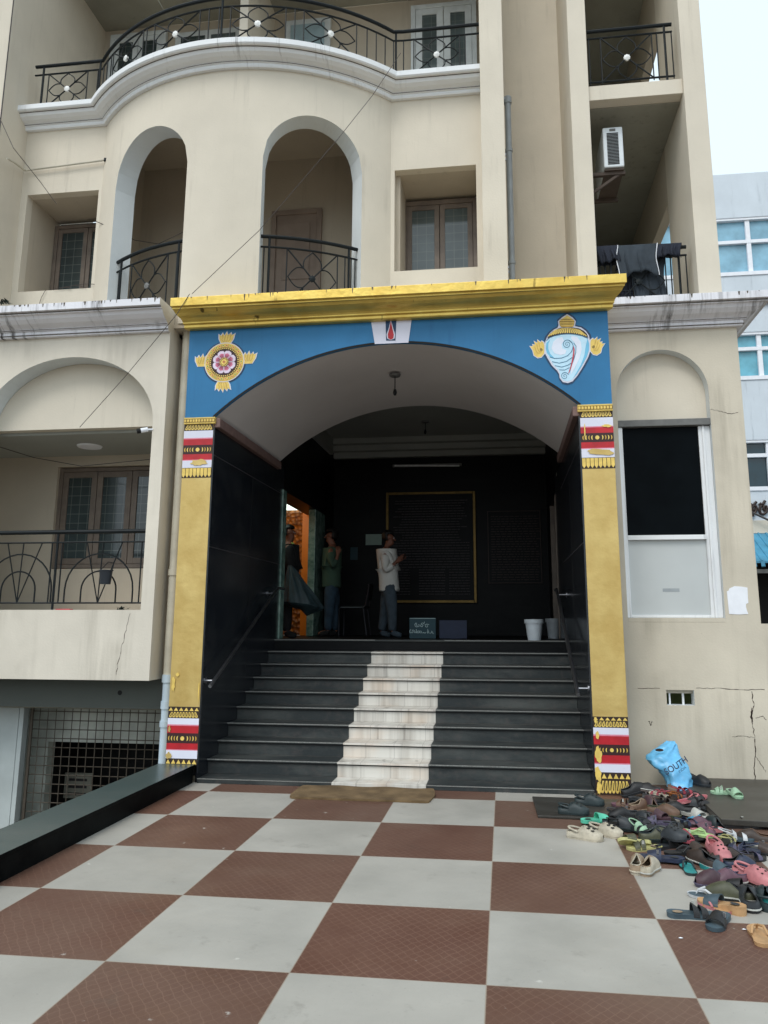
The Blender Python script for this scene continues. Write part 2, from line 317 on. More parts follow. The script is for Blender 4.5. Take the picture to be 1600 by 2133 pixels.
# ------------------------------------------------------------------ mesh builder
import bmesh
class MB:
    def __init__(s): s.v = []; s.f = []; s.m = []; s.s = []; s.mats = []
    def mi(s, mat):
        if isinstance(mat, str): mat = M[mat]
        if mat not in s.mats: s.mats.append(mat)
        return s.mats.index(mat)
    def add(s, vs, fs, mat, smooth=False):
        o = len(s.v); k = s.mi(mat)
        s.v += [tuple(x) for x in vs]
        for f in fs: s.f.append([o+i for i in f]); s.m.append(k); s.s.append(smooth)
        return s
    def box(s, x0, x1, y0, y1, z0, z1, mat):
        return s.add([(x, y, z) for z in (z0, z1) for y in (y0, y1) for x in (x0, x1)],
                     [(0, 2, 3, 1), (4, 5, 7, 6), (0, 1, 5, 4), (2, 6, 7, 3), (0, 4, 6, 2), (1, 3, 7, 5)], mat)
    def hexa(s, p, mat):        # 8 points: bottom 4 (ccw), top 4
        return s.add(p, [(3, 2, 1, 0), (4, 5, 6, 7), (0, 1, 5, 4), (1, 2, 6, 5), (2, 3, 7, 6), (3, 0, 4, 7)], mat)
    def poly(s, pts, mat, smooth=False): return s.add(pts, [tuple(range(len(pts)))], mat, smooth)
    def tube(s, pts, r, mat, n=6, closed=False, caps=True, smooth=True):
        pts = [Vector(p) for p in pts]; L = len(pts); vs = []; prev = None
        for i, p in enumerate(pts):
            if closed: t = pts[(i+1) % L]-pts[i-1]
            else: t = pts[min(i+1, L-1)]-pts[max(i-1, 0)]
            t.normalize()
            if prev is None:
                a = Vector((0, 0, 1)) if abs(t.z) < .9 else Vector((1, 0, 0)); u = t.cross(a).normalized()
            else: u = (prev-t*prev.dot(t)).normalized()
            prev = u; w2 = t.cross(u); rr = r[i] if isinstance(r, (list, tuple)) else r
            for k in range(n):
                a = 2*PI*k/n; vs.append(p+(u*math.cos(a)+w2*math.sin(a))*rr)
        fs = []
        for i in range(L if closed else L-1):
            j = (i+1) % L
            for k in range(n): fs.append((i*n+k, i*n+(k+1) % n, j*n+(k+1) % n, j*n+k))
        if caps and not closed: fs += [tuple(range(n))[::-1], tuple((L-1)*n+k for k in range(n))]
        return s.add(vs, fs, mat, smooth)
    def ribbon(s, pts2, wd, y, mat, wend=None):   # flat painted line on the plane y, pts (x,z)
        P = [Vector(p) for p in pts2]; L = len(P); vs = []
        for i, p in enumerate(P):
            t = (P[min(i+1, L-1)]-P[max(i-1, 0)]).normalized(); nn = Vector((-t.y, t.x))
            ww = wd if wend is None else wd+(wend-wd)*i/(L-1)
            vs += [(p.x+nn.x*ww/2, y, p.y+nn.y*ww/2), (p.x-nn.x*ww/2, y, p.y-nn.y*ww/2)]
        return s.add(vs, [(2*i, 2*i+1, 2*i+3, 2*i+2) for i in range(L-1)], mat)
    def flat(s, pts2, y, mat):                     # filled 2-D outline on plane y
        tri = tessellate_polygon([[Vector((p[0], p[1], 0)) for p in pts2]])
        return s.add([(p[0], y, p[1]) for p in pts2], tri, mat)
    def disc(s, c, r, y, mat, n=20, rz=None):
        rz = rz or r
        return s.poly([(c[0]+r*math.cos(2*PI*i/n), y, c[1]+rz*math.sin(2*PI*i/n)) for i in range(n)], mat)
    def plate(s, outer, holes, y0, y1, mat, rev=None, back=True):
        rev = rev or mat; loops = [outer]+holes; pts = [p for l in loops for p in l]
        tri = tessellate_polygon([[Vector((p[0], p[1], 0)) for p in l] for l in loops])
        s.add([(p[0], y0, p[1]) for p in pts], tri, mat)
        if back: s.add([(p[0], y1, p[1]) for p in pts], tri, mat)
        for li, l in enumerate(loops):
            n = len(l); vs = [(p[0], y0, p[1]) for p in l]+[(p[0], y1, p[1]) for p in l]
            s.add(vs, [(i, (i+1) % n, n+(i+1) % n, n+i) for i in range(n)], mat if li == 0 else rev)
        return s
    def sweep(s, path, prof, mat, caps=(True, True), shear=(0, 0), closed_prof=True, smooth=False):
        P = [Vector(p) for p in path]; L = len(P); ms = []
        for i in range(L):
            a = (P[i]-P[i-1]).normalized() if i else None; b = (P[i+1]-P[i]).normalized() if i < L-1 else None
            if a is None: a = b
            if b is None: b = a
            n1 = Vector((a.y, -a.x)); n2 = Vector((b.y, -b.x)); m = (n1+n2)/(1+n1.dot(n2))
            if i == 0: m = m+b*shear[0]
            if i == L-1: m = m+a*shear[1]
            ms.append(m)
        k = len(prof); vs = [(P[i].x+ms[i].x*d, P[i].y+ms[i].y*d, z) for i in range(L) for d, z in prof]
        fs = [(i*k+j, i*k+(j+1) % k, (i+1)*k+(j+1) % k, (i+1)*k+j) for i in range(L-1) for j in range(k if closed_prof else k-1)]
        s.add(vs, fs, mat, smooth)
        if caps[0]: s.add(vs[:k], [tuple(range(k))], mat)
        if caps[1]: s.add(vs[-k:], [tuple(range(k))], mat)
        return s
    def lathe(s, c, prof, mat, n=20, smooth=True):  # prof (r, z) about vertical axis at c
        vs = [(c[0]+r*math.cos(2*PI*i/n), c[1]+r*math.sin(2*PI*i/n), c[2]+z) for r, z in prof for i in range(n)]
        k = len(prof)
        return s.add(vs, [(j*n+i, j*n+(i+1) % n, (j+1)*n+(i+1) % n, (j+1)*n+i) for j in range(k-1) for i in range(n)], mat, smooth)
    def text(s, txt, size, mat, frame, extrude=.002, align='CENTER', sx=1, bold=0):
        """frame(x, y, z) maps text-local coordinates into the world"""
        cu = bpy.data.curves.new('lettering', 'FONT'); cu.body = txt; cu.size = size; cu.extrude = extrude; cu.align_x = align; cu.offset = bold
        o = bpy.data.objects.new('lettering', cu); COL.objects.link(o); dg = bpy.context.evaluated_depsgraph_get(); dg.update()
        me = bpy.data.meshes.new_from_object(o.evaluated_get(dg))
        s.add([frame(v.co.x*sx, v.co.y, v.co.z) for v in me.vertices], [tuple(p.vertices) for p in me.polygons], mat)
        bpy.data.objects.remove(o); bpy.data.curves.remove(cu); bpy.data.meshes.remove(me); return s
    def build(s, name, parent=None, bevel=0, label=None, merge=False):
        off = Vector((0, 0, 0)); p = parent
        while p is not None: off += p.location; p = p.parent
        me = bpy.data.meshes.new(name); me.from_pydata([(v[0]-off.x, v[1]-off.y, v[2]-off.z) for v in s.v], [], s.f)
        for m in s.mats: me.materials.append(m)
        me.polygons.foreach_set('material_index', s.m); me.polygons.foreach_set('use_smooth', s.s)
        bm = bmesh.new(); bm.from_mesh(me)
        if merge: bmesh.ops.remove_doubles(bm, verts=bm.verts, dist=1e-5)
        bmesh.ops.recalc_face_normals(bm, faces=bm.faces); bm.to_mesh(me); bm.free(); me.update()
        if any(s.s): me.set_sharp_from_angle(angle=R(40))
        o = bpy.data.objects.new(name, me); COL.objects.link(o); o.parent = parent
        if bevel:
            b = o.modifiers.new('edge', 'BEVEL'); b.width = bevel; b.segments = 2; b.limit_method = 'ANGLE'; b.angle_limit = R(40)
        if label: o['label'] = label
        return o
def thing(name, label, cat, loc=(0, 0, 0), group=None):
    o = bpy.data.objects.new(name, None); COL.objects.link(o); o.location = loc
    o['label'] = label; o['category'] = cat; o.empty_display_size = .1
    if group: o['group'] = group
    return o
def tag(o, label, cat, group=None):
    o['label'] = label; o['category'] = cat
    if group: o['group'] = group
    return o
def structure(o): o['kind'] = 'structure'; return o
def arc(cx, cz, rx, rz, a0, a1, n):
    return [(cx+rx*math.cos(R(a0+(a1-a0)*i/n)), cz+rz*math.sin(R(a0+(a1-a0)*i/n))) for i in range(n+1)]

# iron railing on a plan path: P(u) -> (x, y), u in metres
def railing(parent, P, L, z0, z1, flowers, bars, fl_mat='flower', bottom=True, posts=(), gap=.13, hand=.022):
    ra = MB()
    st = max(1, int(L/.12)); U = [L*i/st for i in range(st+1)]
    g = lambda u, z: (P(u)[0], P(u)[1], z)
    for z, rr in ((z1-gap, .012),)+(((z0+.03, .012),) if bottom else ()): ra.tube([g(u, z) for u in U], rr, 'rail')
    for u in bars: ra.tube([g(u, z0), g(u, z1-gap)], .008, 'rail', 5)
    for u in posts: ra.tube([g(u, z0-.05), g(u, z1)], .014, 'rail', 6)
    zb, zt = z0+.03, z1-gap; zc = (zb+zt)/2; hh = (zt-zb)/2
    for uc, hw in flowers:
        q = lambda a, b: g(uc+a*hw, zc+b*hh)
        for sx in (-1, 1): ra.tube([q(-1*sx+2*sx*t/6, -1+2*t/6) for t in range(7)], .009, 'rail', 5)
        for e in (-1, 1): ra.tube([g(uc+e*hw, z0), g(uc+e*hw, zt)], .008, 'rail', 5)
        for (dx, dz) in ((1, 0), (-1, 0), (0, 1), (0, -1)):
            for side in (-1, 1):
                pts = []
                for t in range(9):
                    k = t/8; al = .34+(.94-.34)*k; be = side*(.34*(1-k)+.15*math.sin(PI*k))
                    pts.append(q(al*dx+be*dz, al*dz+be*dx))
                ra.tube(pts, .0075, 'rail', 5)
    o = ra.build('railing', parent)
    hb = MB(); hb.tube([g(u, z1) for u in U], hand, 'rail', 8); hb.build('handrail', o)
    for uc, hw in flowers:
        fb = MB(); c = Vector(g(uc, zc)); c2 = Vector(g(uc+.01, zc)); t = (c2-c).normalized(); nn = Vector((t.y, -t.x, 0))
        ring = []
        for i in range(16):
            rr = .042 if i % 2 == 0 else .034; a = 2*PI*i/16; ring.append((t*math.cos(a)*rr+Vector((0, 0, 1))*math.sin(a)*rr))
        fb.add([c+r_+nn*.012 for r_ in ring]+[c+r_-nn*.012 for r_ in ring]+[c+nn*.022, c-nn*.022],
               [(i, (i+1) % 16, 16+(i+1) % 16, 16+i) for i in range(16)]+[(i, (i+1) % 16, 32) for i in range(16)]+[(16+i, 16+(i+1) % 16, 33) for i in range(16)], fl_mat)
        fb.build('rosette', o)
    return o

def window(parent, x0, x1, z0, z1, y, leaves, mat='wood', glass='glass', fw=.06, name='window', sw=.05):
    fr = MB(); d = .07
    fr.box(x0, x0+fw, y, y+d, z0, z1, mat); fr.box(x1-fw, x1, y, y+d, z0, z1, mat)
    fr.box(x0+fw, x1-fw, y, y+d, z1-fw, z1, mat); fr.box(x0+fw, x1-fw, y, y+d, z0, z0+fw, mat)
    o = fr.build(name, parent, .004)
    w_ = (x1-x0-2*fw)/leaves
    for i in range(leaves):
        a = x0+fw+w_*i+.004; b = a+w_-.008; s_ = MB()
        za, zb = z0+fw+.004, z1-fw-.004
        s_.box(a, a+sw, y+.01, y+.05, za, zb, mat); s_.box(b-sw, b, y+.01, y+.05, za, zb, mat)
        s_.box(a+sw, b-sw, y+.01, y+.05, zb-sw, zb, mat); s_.box(a+sw, b-sw, y+.01, y+.05, za, za+sw, mat)
        s_.build('casement', o, .003)
        gl = MB(); gl.box(a+sw, b-sw, y+.026, y+.034, za+sw, zb-sw, glass); gl.build('pane', o)
    return o

# ------------------------------------------------------------------ ground
g = MB(); g.poly([(-600, -300, -1.1), (600, -300, -1.1), (600, 900, -1.1), (-600, 900, -1.1)], 'earth'); structure(g.build('ground'))
g = MB(); g.add([(-3.0, -40, 0), (14, -40, 0), (14, .62, 0), (1.26, .62, 0), (1.26, .02, 0), (-3.0, .02, 0)], [(0, 1, 2, 3, 4, 5)], 'floor')
g.add([(-3.0, -40, 0), (14, -40, 0), (14, -40, -1.1), (-3.0, -40, -1.1)], [(0, 1, 2, 3)], 'wall_low')
structure(g.build('floor'))
# kerb along the left edge of the forecourt, its top sloping away very gently
k = MB(); k.add([(-3.36, -14, -1.1), (-3.0, -14, -1.1), (-3.0, -.002, -1.1), (-3.36, -.002, -1.1), (-3.36, -14, .165), (-3.0, -14, .165), (-3.0, -.002, .165), (-3.36, -.002, .165)], [(0, 1, 5, 4), (1, 2, 6, 5), (2, 3, 7, 6), (3, 0, 4, 7), (3, 2, 1, 0)], 'kerb_side')
k.add([(-3.372, -14, .145), (-2.99, -14, .145), (-2.99, -.002, .145), (-3.372, -.002, .145), (-3.372, -14, .172), (-2.99, -14, .172), (-2.99, -.002, .172), (-3.372, -.002, .172)], [(4, 5, 6, 7)], 'kerb'); k.add([(-3.372, -14, .145), (-2.99, -14, .145), (-2.99, -.002, .145), (-3.372, -.002, .145), (-3.372, -14, .172), (-2.99, -14, .172), (-2.99, -.002, .172), (-3.372, -.002, .172)], [(0, 1, 5, 4), (1, 2, 6, 5), (2, 3, 7, 6), (3, 0, 4, 7), (3, 2, 1, 0)], 'kerb_side')
tag(k.build('kerb_wall', None, .008), 'long low black granite kerb wall running from the left gold pillar towards the viewer', 'kerb')

# ------------------------------------------------------------------ the building
B = thing('apartment_building', 'cream apartment building with curved balcony and a gold and blue arched temple entrance', 'building')

# --- portal: pillars, spandrel, cornice, vault
XL0, XL1, XR0, XR1 = -3.30, -2.97, .93, 1.255
SPZ = 3.765; APZ = 4.525; CX = (XL1+XR0)/2; HW = (XR0-XL1)/2
rise = APZ-SPZ; RA = (HW*HW+rise*rise)/(2*rise); CZ = APZ-RA; A0 = math.degrees(math.asin(HW/RA))
archpts = [(CX-RA*math.sin(R(A0-2*A0*i/36)), CZ+RA*math.cos(R(A0-2*A0*i/36))) for i in range(37)]   # left to right
sp = MB(); sp.plate([(XL0, SPZ), (XL0, 4.79), (XR1, 4.79), (XR1, SPZ)]+archpts[::-1], [], 0, .03, 'blue', 'blue')
sp = sp.build('spandrel', B)
ln = MB()
for i in range(36):
    a, b = archpts[i], archpts[i+1]; na = ((a[0]-CX)/RA, (a[1]-CZ)/RA); nb = ((b[0]-CX)/RA, (b[1]-CZ)/RA); t = .022
    ln.add([(a[0], -.004, a[1]), (b[0], -.004, b[1]), (b[0]+nb[0]*t, -.004, b[1]+nb[1]*t), (a[0]+na[0]*t, -.004, a[1]+na[1]*t)], [(0, 1, 2, 3)], 'black')
ln.build('arch_border', sp)
def pillar(x0, x1, zb, flip, label):
    p = MB(); p.box(x0, x1, 0, .34, zb, SPZ, 'gold')
    o = p.build('pillar', B, .004, label); return o
pl = pillar(XL0, XL1, .165, 1, 'gold painted pillar left of the steps, its foot on the granite kerb')
pr = pillar(XR0, XR1, 0, -1, 'gold painted pillar right of the steps beside the heap of slippers')
# painted bands
def bands(par, x0, x1, spec, seed):
    rnd = random.Random(seed); b = MB(); y = -.003; wd = x1-x0; xc = (x0+x1)/2
    for kind, za, zb in spec:      # za top, zb bottom
        h = za-zb
        rect = lambda z1, z2, mt, yy=y: b.flat([(x0, z2), (x1, z2), (x1, z1), (x0, z1)], yy, mt)
        if kind == 'white': rect(za, zb, 'pwhite')
        elif kind == 'red_up':       # white fading into red, dark at the bottom
            rect(za, za-h*.12, 'pinkm'); rect(za-h*.12, za-h*.78, 'pred'); rect(za-h*.78, zb, 'pdark')
        elif kind == 'red_dn': rect(za, za-h*.22, 'pdark'); rect(za-h*.22, zb+h*.1, 'pred'); rect(zb+h*.1, zb, 'pinkm')
        elif kind == 'zig':
            rect(za, zb, 'pbrown'); n = 6; s_ = wd/n
            for i in range(n):
                a = x0+i*s_; b.flat([(a+s_*.08, zb+h*.14), (a+s_*.92, zb+h*.14), (a+s_*.5, za-h*.16)], y-.002, 'pyellow')
                b.flat([(a-s_*.38+s_, za-h*.1), (a+s_*.5+s_*.12, za-h*.1), (a+s_*.88+(.12*s_ if i < n-1 else 0), zb+h*.35)], y-.002, 'pgold2')
        elif kind == 'leaf':
            rect(za, zb, 'pbrown'); n = 9
            for i in range(n):
                t = (i+.5)/n*2-1; xt = xc+t*wd*.42; xb = xc+t*wd*.47; w1 = wd/n*.22; w2 = wd/n*.42
                zt = za-h*.08; zz = zb+h*(.10 if h < .2 else .08)
                pts = [(xt-w1, zt), (xt+w1, zt), (xb+w2, zz+h*.18), (xb+w2*.6, zz+h*.04), (xb, zz), (xb-w2*.6, zz+h*.04), (xb-w2, zz+h*.18)]
                b.flat(pts, y-.002, 'pyellow')
                cxm, czm = (xt+xb)/2, (zt+zz)/2
                b.flat([(xt, zt-h*.1), (xt+w1*.4, zt-h*.1), (xb+w2*.35, zz+h*.2), (xb-w2*.35, zz+h*.2)], y-.004, 'pbrown')
        elif kind == 'bead':
            rect(za, zb, 'pbrown'); zc = (za+zb)/2; n = 5
            b.disc((xc, zc), h*.38, y-.002, 'pyellow', 14)
            for i in range(1, n):
                for sd_ in (-1, 1):
                    cx_ = xc+sd_*(h*.3+i*(wd/2-h*.3)/n)
                    o_ = [(cx_+sd_*h*.28*math.cos(R(a)), zc+h*.42*math.sin(R(a))) for a in range(-80, 81, 20)]
                    i_ = [(cx_+sd_*(h*.10*math.cos(R(a))-.002), zc+h*.42*math.sin(R(a))) for a in range(80, -81, -20)]
                    o_ = [(min(max(p[0], x0), x1), p[1]) for p in o_]; i_ = [(min(max(p[0], x0), x1), p[1]) for p in i_]
                    b.flat(o_+i_, y-.002, 'pyellow' if i % 2 else 'pgold2')
        elif kind == 'cap':          # moulded top band with crescents
            rect(za, zb, 'pyellow'); zc = (za+zb)/2; n = 11
            b.flat([(x0, zc-h*.3), (x1, zc-h*.3), (x1, zc+h*.3), (x0, zc+h*.3)], y-.002, 'pgold2')
            for i in range(n):
                cx_ = x0+(i+.5)*wd/n
                b.disc((cx_, zc), h*.22, y-.004, 'pyellow', 10, h*.26); b.ribbon([(cx_+wd/n*.42+.003*math.cos(R(a))*3, zc+h*.28*math.sin(R(a))) for a in range(-80, 81, 32)], .004, y-.005, 'pbrown')
            b.ribbon([(x0, za-h*.16), (x1, za-h*.16)], .003, y-.005, 'pbrown'); b.ribbon([(x0, zb+h*.14), (x1, zb+h*.14)], .003, y-.005, 'pbrown')
        elif kind == 'slats':
            rect(za, zb, 'pbrown'); n = 8; s_ = wd/n
            for i in range(n):
                a = x0+i*s_; b.flat([(a+s_*.06, za-h*.05), (a+s_*.92, za-h*.05), (a+s_*.92, zb+h*.28), (a+s_*.5, zb+h*.04), (a+s_*.06, zb+h*.28)], y-.002, 'pyellow')
    # gold paint slapped over and peeled patches
    for (cx_, cz_, sx_, sz_, mt) in spec_patches.get(seed, []):
        pts = []
        for i in range(18):
            a = 2*PI*i/18; rr = 1+rnd.uniform(-.3, .25); pts.append((min(max(cx_+sx_*rr*math.cos(a), x0+.001), x1-.001), cz_+sz_*rr*math.sin(a)))
        b.flat(pts, y-.007, mt)
    return b.build('painted_bands', par)
def zz(px, *ys): return [aty(px, v, 0).z for v in ys]
spec_patches = {1: [], 2: [], 3: [], 4: []}
zl = lambda v: aty(375, v, 0).z
zr = lambda v: aty(1272, v, 0).z
ztl = lambda v: aty(420, v, 0).z
ztr = lambda v: aty(1240, v, 0).z
spec_patches[1] = [(-3.26, zl(1425), .018, .075, 'pyellow'), (-3.275, zl(1519), .014, .035, 'gold'), (-3.27, zl(1574), .03, .03, 'gold'), (-3.22, zl(1405), .02, .02, 'pyellow'), (-2.985, zl(1440), .006, .10, 'pyellow')]
spec_patches[2] = [(.965, zr(1572), .03, .07, 'pyellow'), (.955, zr(1612), .035, .07, 'pyellow'), (.965, zr(1532), .014, .035, 'pyellow'), (.96, zr(1642), .022, .05, 'pyellow'), (.955, zr(1500), .012, .03, 'pyellow')]
spec_patches[3] = [(-3.11, ztl(963), .09, .035, 'gold')]
spec_patches[4] = [(1.12, ztr(942), .13, .035, 'gold'), (1.19, ztr(888), .05, .014, 'pyellow'), (.97, ztr(900), .006, .09, 'pyellow')]
bands(pl, XL0, XL1, [('zig', zl(1472), zl(1482)), ('leaf', zl(1482), zl(1496)), ('white', zl(1496), zl(1509)), ('red_up', zl(1509), zl(1532)), ('bead', zl(1532), zl(1544)), ('red_dn', zl(1544), zl(1563)), ('white', zl(1563), zl(1580)), ('zig', zl(1580), .168)], 1)
bands(pr, XR0, XR1, [('zig', zr(1493), zr(1502)), ('leaf', zr(1502), zr(1516)), ('white', zr(1516), zr(1530)), ('red_up', zr(1530), zr(1557)), ('bead', zr(1557), zr(1568)), ('red_dn', zr(1568), zr(1592)), ('white', zr(1592), zr(1609)), ('zig', zr(1609), zr(1624)), ('leaf', zr(1624), .004)], 2)
bands(pl, XL0, XL1, [('leaf', ztl(884), ztl(897)), ('white', ztl(897), ztl(912)), ('red_up', ztl(912), ztl(931)), ('bead', ztl(931), ztl(942)), ('red_dn', ztl(942), ztl(959)), ('white', ztl(959), ztl(974)), ('slats', ztl(974), ztl(995))], 3)
bands(pr, XR0, XR1, [('leaf', ztr(855), ztr(870)), ('white', ztr(870), ztr(888)), ('red_up', ztr(888), ztr(906)), ('bead', ztr(906), ztr(917)), ('red_dn', ztr(917), ztr(935)), ('white', ztr(935), ztr(953)), ('slats', ztr(953), ztr(976))], 4)
for par, x0, x1 in ((pl, XL0, XL1+.02), (pr, XR0-.02, XR1)):
    c_ = MB(); c_.box(x0-.002, x1+.002, -.02, .3, SPZ-.07, SPZ+.002, 'pyellow')
    zc = SPZ-.034; n = 11; wd = x1-x0
    c_.flat([(x0, zc-.018), (x1, zc-.018), (x1, zc+.018), (x0, zc+.018)], -.0225, 'pgold2')
    for i in range(n):
        cx_ = x0+(i+.5)*wd/n; c_.disc((cx_, zc), .011, -.0245, 'pyellow', 10, .015); c_.ribbon([(cx_+wd/n*.38+.004*math.cos(R(a)), zc+.017*math.sin(R(a))) for a in range(-80, 81, 32)], .004, -.0255, 'pbrown')
    for zq in (zc+.02, zc-.02): c_.ribbon([(x0, zq), (x1, zq)], .003, -.0265, 'pbrown')
    c_.build('capital', par, .003)

# gold cornice
prof = [(0, 4.775), (.06, 4.775), (.075, 4.785), (.075, 4.815), (.10, 4.822), (.10, 4.838), (.115, 4.855), (.14, 4.870), (.185, 4.882), (.225, 4.900), (.25, 4.925), (.27, 4.925), (.27, 4.945), (.30, 4.948), (.30, 5.045), (0, 5.045)]
gc = MB(); gc.sweep([(XL0-.01, 0), (XR1+.01, 0)], prof, 'gold_c', shear=(-.33, .5)); gc.box(XR1-.2, XR1+.009, .002, .6, 4.79, 5.04, 'gold_c'); gc = gc.build('gold_cornice', B, .004)
rnd = random.Random(21)
b = MB()
for i in range(26):
    x = rnd.uniform(XL0, XR1+.13); l = rnd.uniform(.01, .05)*(1.5 if rnd.random() < .2 else 1); ww = rnd.uniform(.003, .009)
    b.flat([(x-ww, 5.044), (x+ww, 5.044), (x+ww*.5, 5.044-l), (x-ww*.2, 5.044-l*1.2)], -.3015, 'grime_shade')
b.build('drip_stains', gc)
rf = MB(); rf.box(XL0, XR1-.002, .002, 2.4, 4.795, 5.04, 'wall'); rf.build('portal_roof', B)

# vault (barrel), side mouldings
va = MB(); VD = 2.35
n = len(archpts)
va.add([(p[0], .031, p[1]) for p in archpts]+[(p[0], VD, p[1]) for p in archpts], [(i, i+1, n+i+1, n+i) for i in range(n-1)], 'vault', True)
va.plate([(XL0, SPZ), (XL0, 5.0), (XR1, 5.0), (XR1, SPZ)]+archpts[::-1], [], VD+.001, VD+.10, 'vault')
va.box(XL0, XL0+.05, .031, VD, SPZ+.001, 4.76, 'wall'); va.box(XR1-.05, XR1-.001, .031, VD, SPZ+.001, 4.76, 'wall')
va.build('barrel_vault', B)
for x0, x1 in ((XL1, XL1+.07), (XR0-.07, XR0)):
    m_ = MB(); m_.box(x0, x1, .01, VD+.02, SPZ-.11, SPZ-.005, 'reddish'); m_.build('vault_moulding', B, .01)

# side walls clad in black granite
LZ = 1.3455
sw = MB(); sw.box(XL0+.02, XL1-.001, .34, 2.70, 0, SPZ+.0, 'granite'); sw.box(XL1-.001, XL1+.016, .002, 2.70, .02, SPZ-.112, 'granite')
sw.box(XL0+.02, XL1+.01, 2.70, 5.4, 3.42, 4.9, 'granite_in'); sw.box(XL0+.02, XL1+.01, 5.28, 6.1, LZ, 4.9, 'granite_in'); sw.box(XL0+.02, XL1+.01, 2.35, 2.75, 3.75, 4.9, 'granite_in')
sw.build('granite_side_wall', B)
sw = MB(); sw.box(XR0+.001, XR1-.02, .34, 3.70, 0, SPZ, 'granite'); sw.box(XR0-.016, XR0+.001, .002, 3.70, .02, SPZ-.112, 'granite')
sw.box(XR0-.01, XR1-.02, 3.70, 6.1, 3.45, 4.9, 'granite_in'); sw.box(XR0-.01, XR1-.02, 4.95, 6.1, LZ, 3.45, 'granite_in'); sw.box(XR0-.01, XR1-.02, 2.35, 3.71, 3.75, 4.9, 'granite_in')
sw.build('granite_side_wall', B)
for xq, s_ in ((XL1+.016, 1), (XR0-.016, -1)):
    jt = MB()
    for z in (2.36, 3.35): jt.box(xq, xq+s_*.0015, .01, 2.66, z-.004, z+.004, 'letters_dim')
    jt.box(xq, xq+s_*.0015, 1.32, 1.328, .9, 3.6, 'black'); jt.build('granite_joints', B)
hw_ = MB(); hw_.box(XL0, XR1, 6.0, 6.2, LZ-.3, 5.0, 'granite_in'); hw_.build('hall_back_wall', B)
hc = MB(); hc.box(XL0, XR1, VD+.003, 6.0, 4.86, 5.0, 'ceil')
for i, (d, h) in enumerate(((.10, .30), (.26, .20), (.42, .10))):   # stepped crown at the back
    hc.box(XL1+.011, XR0-.011, 6.0-d, 6.0-(0 if i == 0 else (.10, .26)[i-1]), 4.86-h, 4.86, 'ceil')
    hc.box(XL1+.011, XL1+.011+d*.6, VD+.01, 6.0-.42, 4.86-h+.003*i, 4.859-.003*i, 'ceil') if i == 0 else None
hc.build('hall_ceiling', B)
lf = MB(); lf.box(XL0, XR1, 2.50, 6.1, LZ-.25, LZ-.002, 'granite_in'); lf.build('landing_floor', B)

# steps
st = MB(); ms = MB(); nz = MB()
SX0, SX1, W0, W1 = XL1+.016, XR0-.016, -1.587, -.662
st.box(SX0-.0, W0, -.015, .262, 0, .045, 'step'); st.box(W1, SX1, -.015, .262, 0, .045, 'step'); ms.box(W0, W1, -.016, .262, 0, .046, 'marble')
for kk in range(1, 10):
    y = .233+.281*(kk-1)+.0; z = .045+.1445*kk; z0_ = .045+.1445*(kk-1)
    for a, b, mm, tgt in ((SX0, W0, 'step', st), (W1, SX1, 'step', st), (W0, W1, 'marble', ms)):
        e = .001 if mm == 'marble' else 0
        tgt.box(a, b, y+.028-e, y+.31, z0_, z-.022, mm)            # riser
    ov = 'step' if kk < 9 else 'nosing_highlight'
    for a, b, mm, tgt in ((SX0, W0, 'step', st), (W1, SX1, 'step', st), (W0, W1, 'marble', ms)):
        if kk == 9: mm = 'step'; tgt = st
        tgt.box(a, b, y, y+.31, z-.020, z, mm)                     # tread with overhang
    nz.box(SX0, W0, y-.004, y+.002, z-.009, z+.0015, 'nosing_highlight'); nz.box(W1, SX1, y-.004, y+.002, z-.009, z+.0015, 'nosing_highlight')
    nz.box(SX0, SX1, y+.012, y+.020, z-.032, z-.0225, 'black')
stairs = st.build('stairs', B, .003)
ms.build('marble_strip', stairs, .003, 'white marble centre strip with grey and brown stains')
nz.box(SX0, W0, -.019, -.014, .038, .0465, 'nosing_highlight'); nz.box(W1, SX1, -.019, -.014, .038, .0465, 'nosing_highlight'); nz.build('nosing_highlights_and_dark_lines', stairs)
# door to the shrine on the left: green marble posts
for y0_, y1_ in ((2.62, 2.80), (4.55, 5.28)):
    if y0_ > 3:
        m_ = MB(); m_.box(XL1-.1, XL1+.02, 4.60, 5.28, LZ, 3.42, 'gmarble'); m_.build('marble_door_post', B, .01)
    else:
        m_ = MB(); m_.box(XL1-.2, XL1+.04, y0_, y1_, LZ, 3.42, 'gmarble'); m_.build('marble_door_post', B, .01)
for y0_ in (3.71, 4.86):
    m_ = MB(); m_.box(XR0-.03, XR0+.08, y0_, y0_+.09, LZ, 3.45, 'wood'); m_.build('door_jamb', B, .006)
rm = MB(); rm.box(XR0, 3.2, 3.5, 3.6, LZ, 4, 'dark_soffit'); rm.box(3.2, 3.3, 3.5, 6.2, LZ, 4, 'dark_soffit'); rm.box(XR0, 3.2, 5.6, 5.7, LZ, 4, 'dark_soffit'); rm.box(XR1, 3.3, 3.5, 6, 3.9, 4.0, 'dark_soffit'); rm.box(XR0, 3.3, 3.6, 5.6, LZ-.1, LZ-.004, 'granite_in'); rm.build('side_room', B)
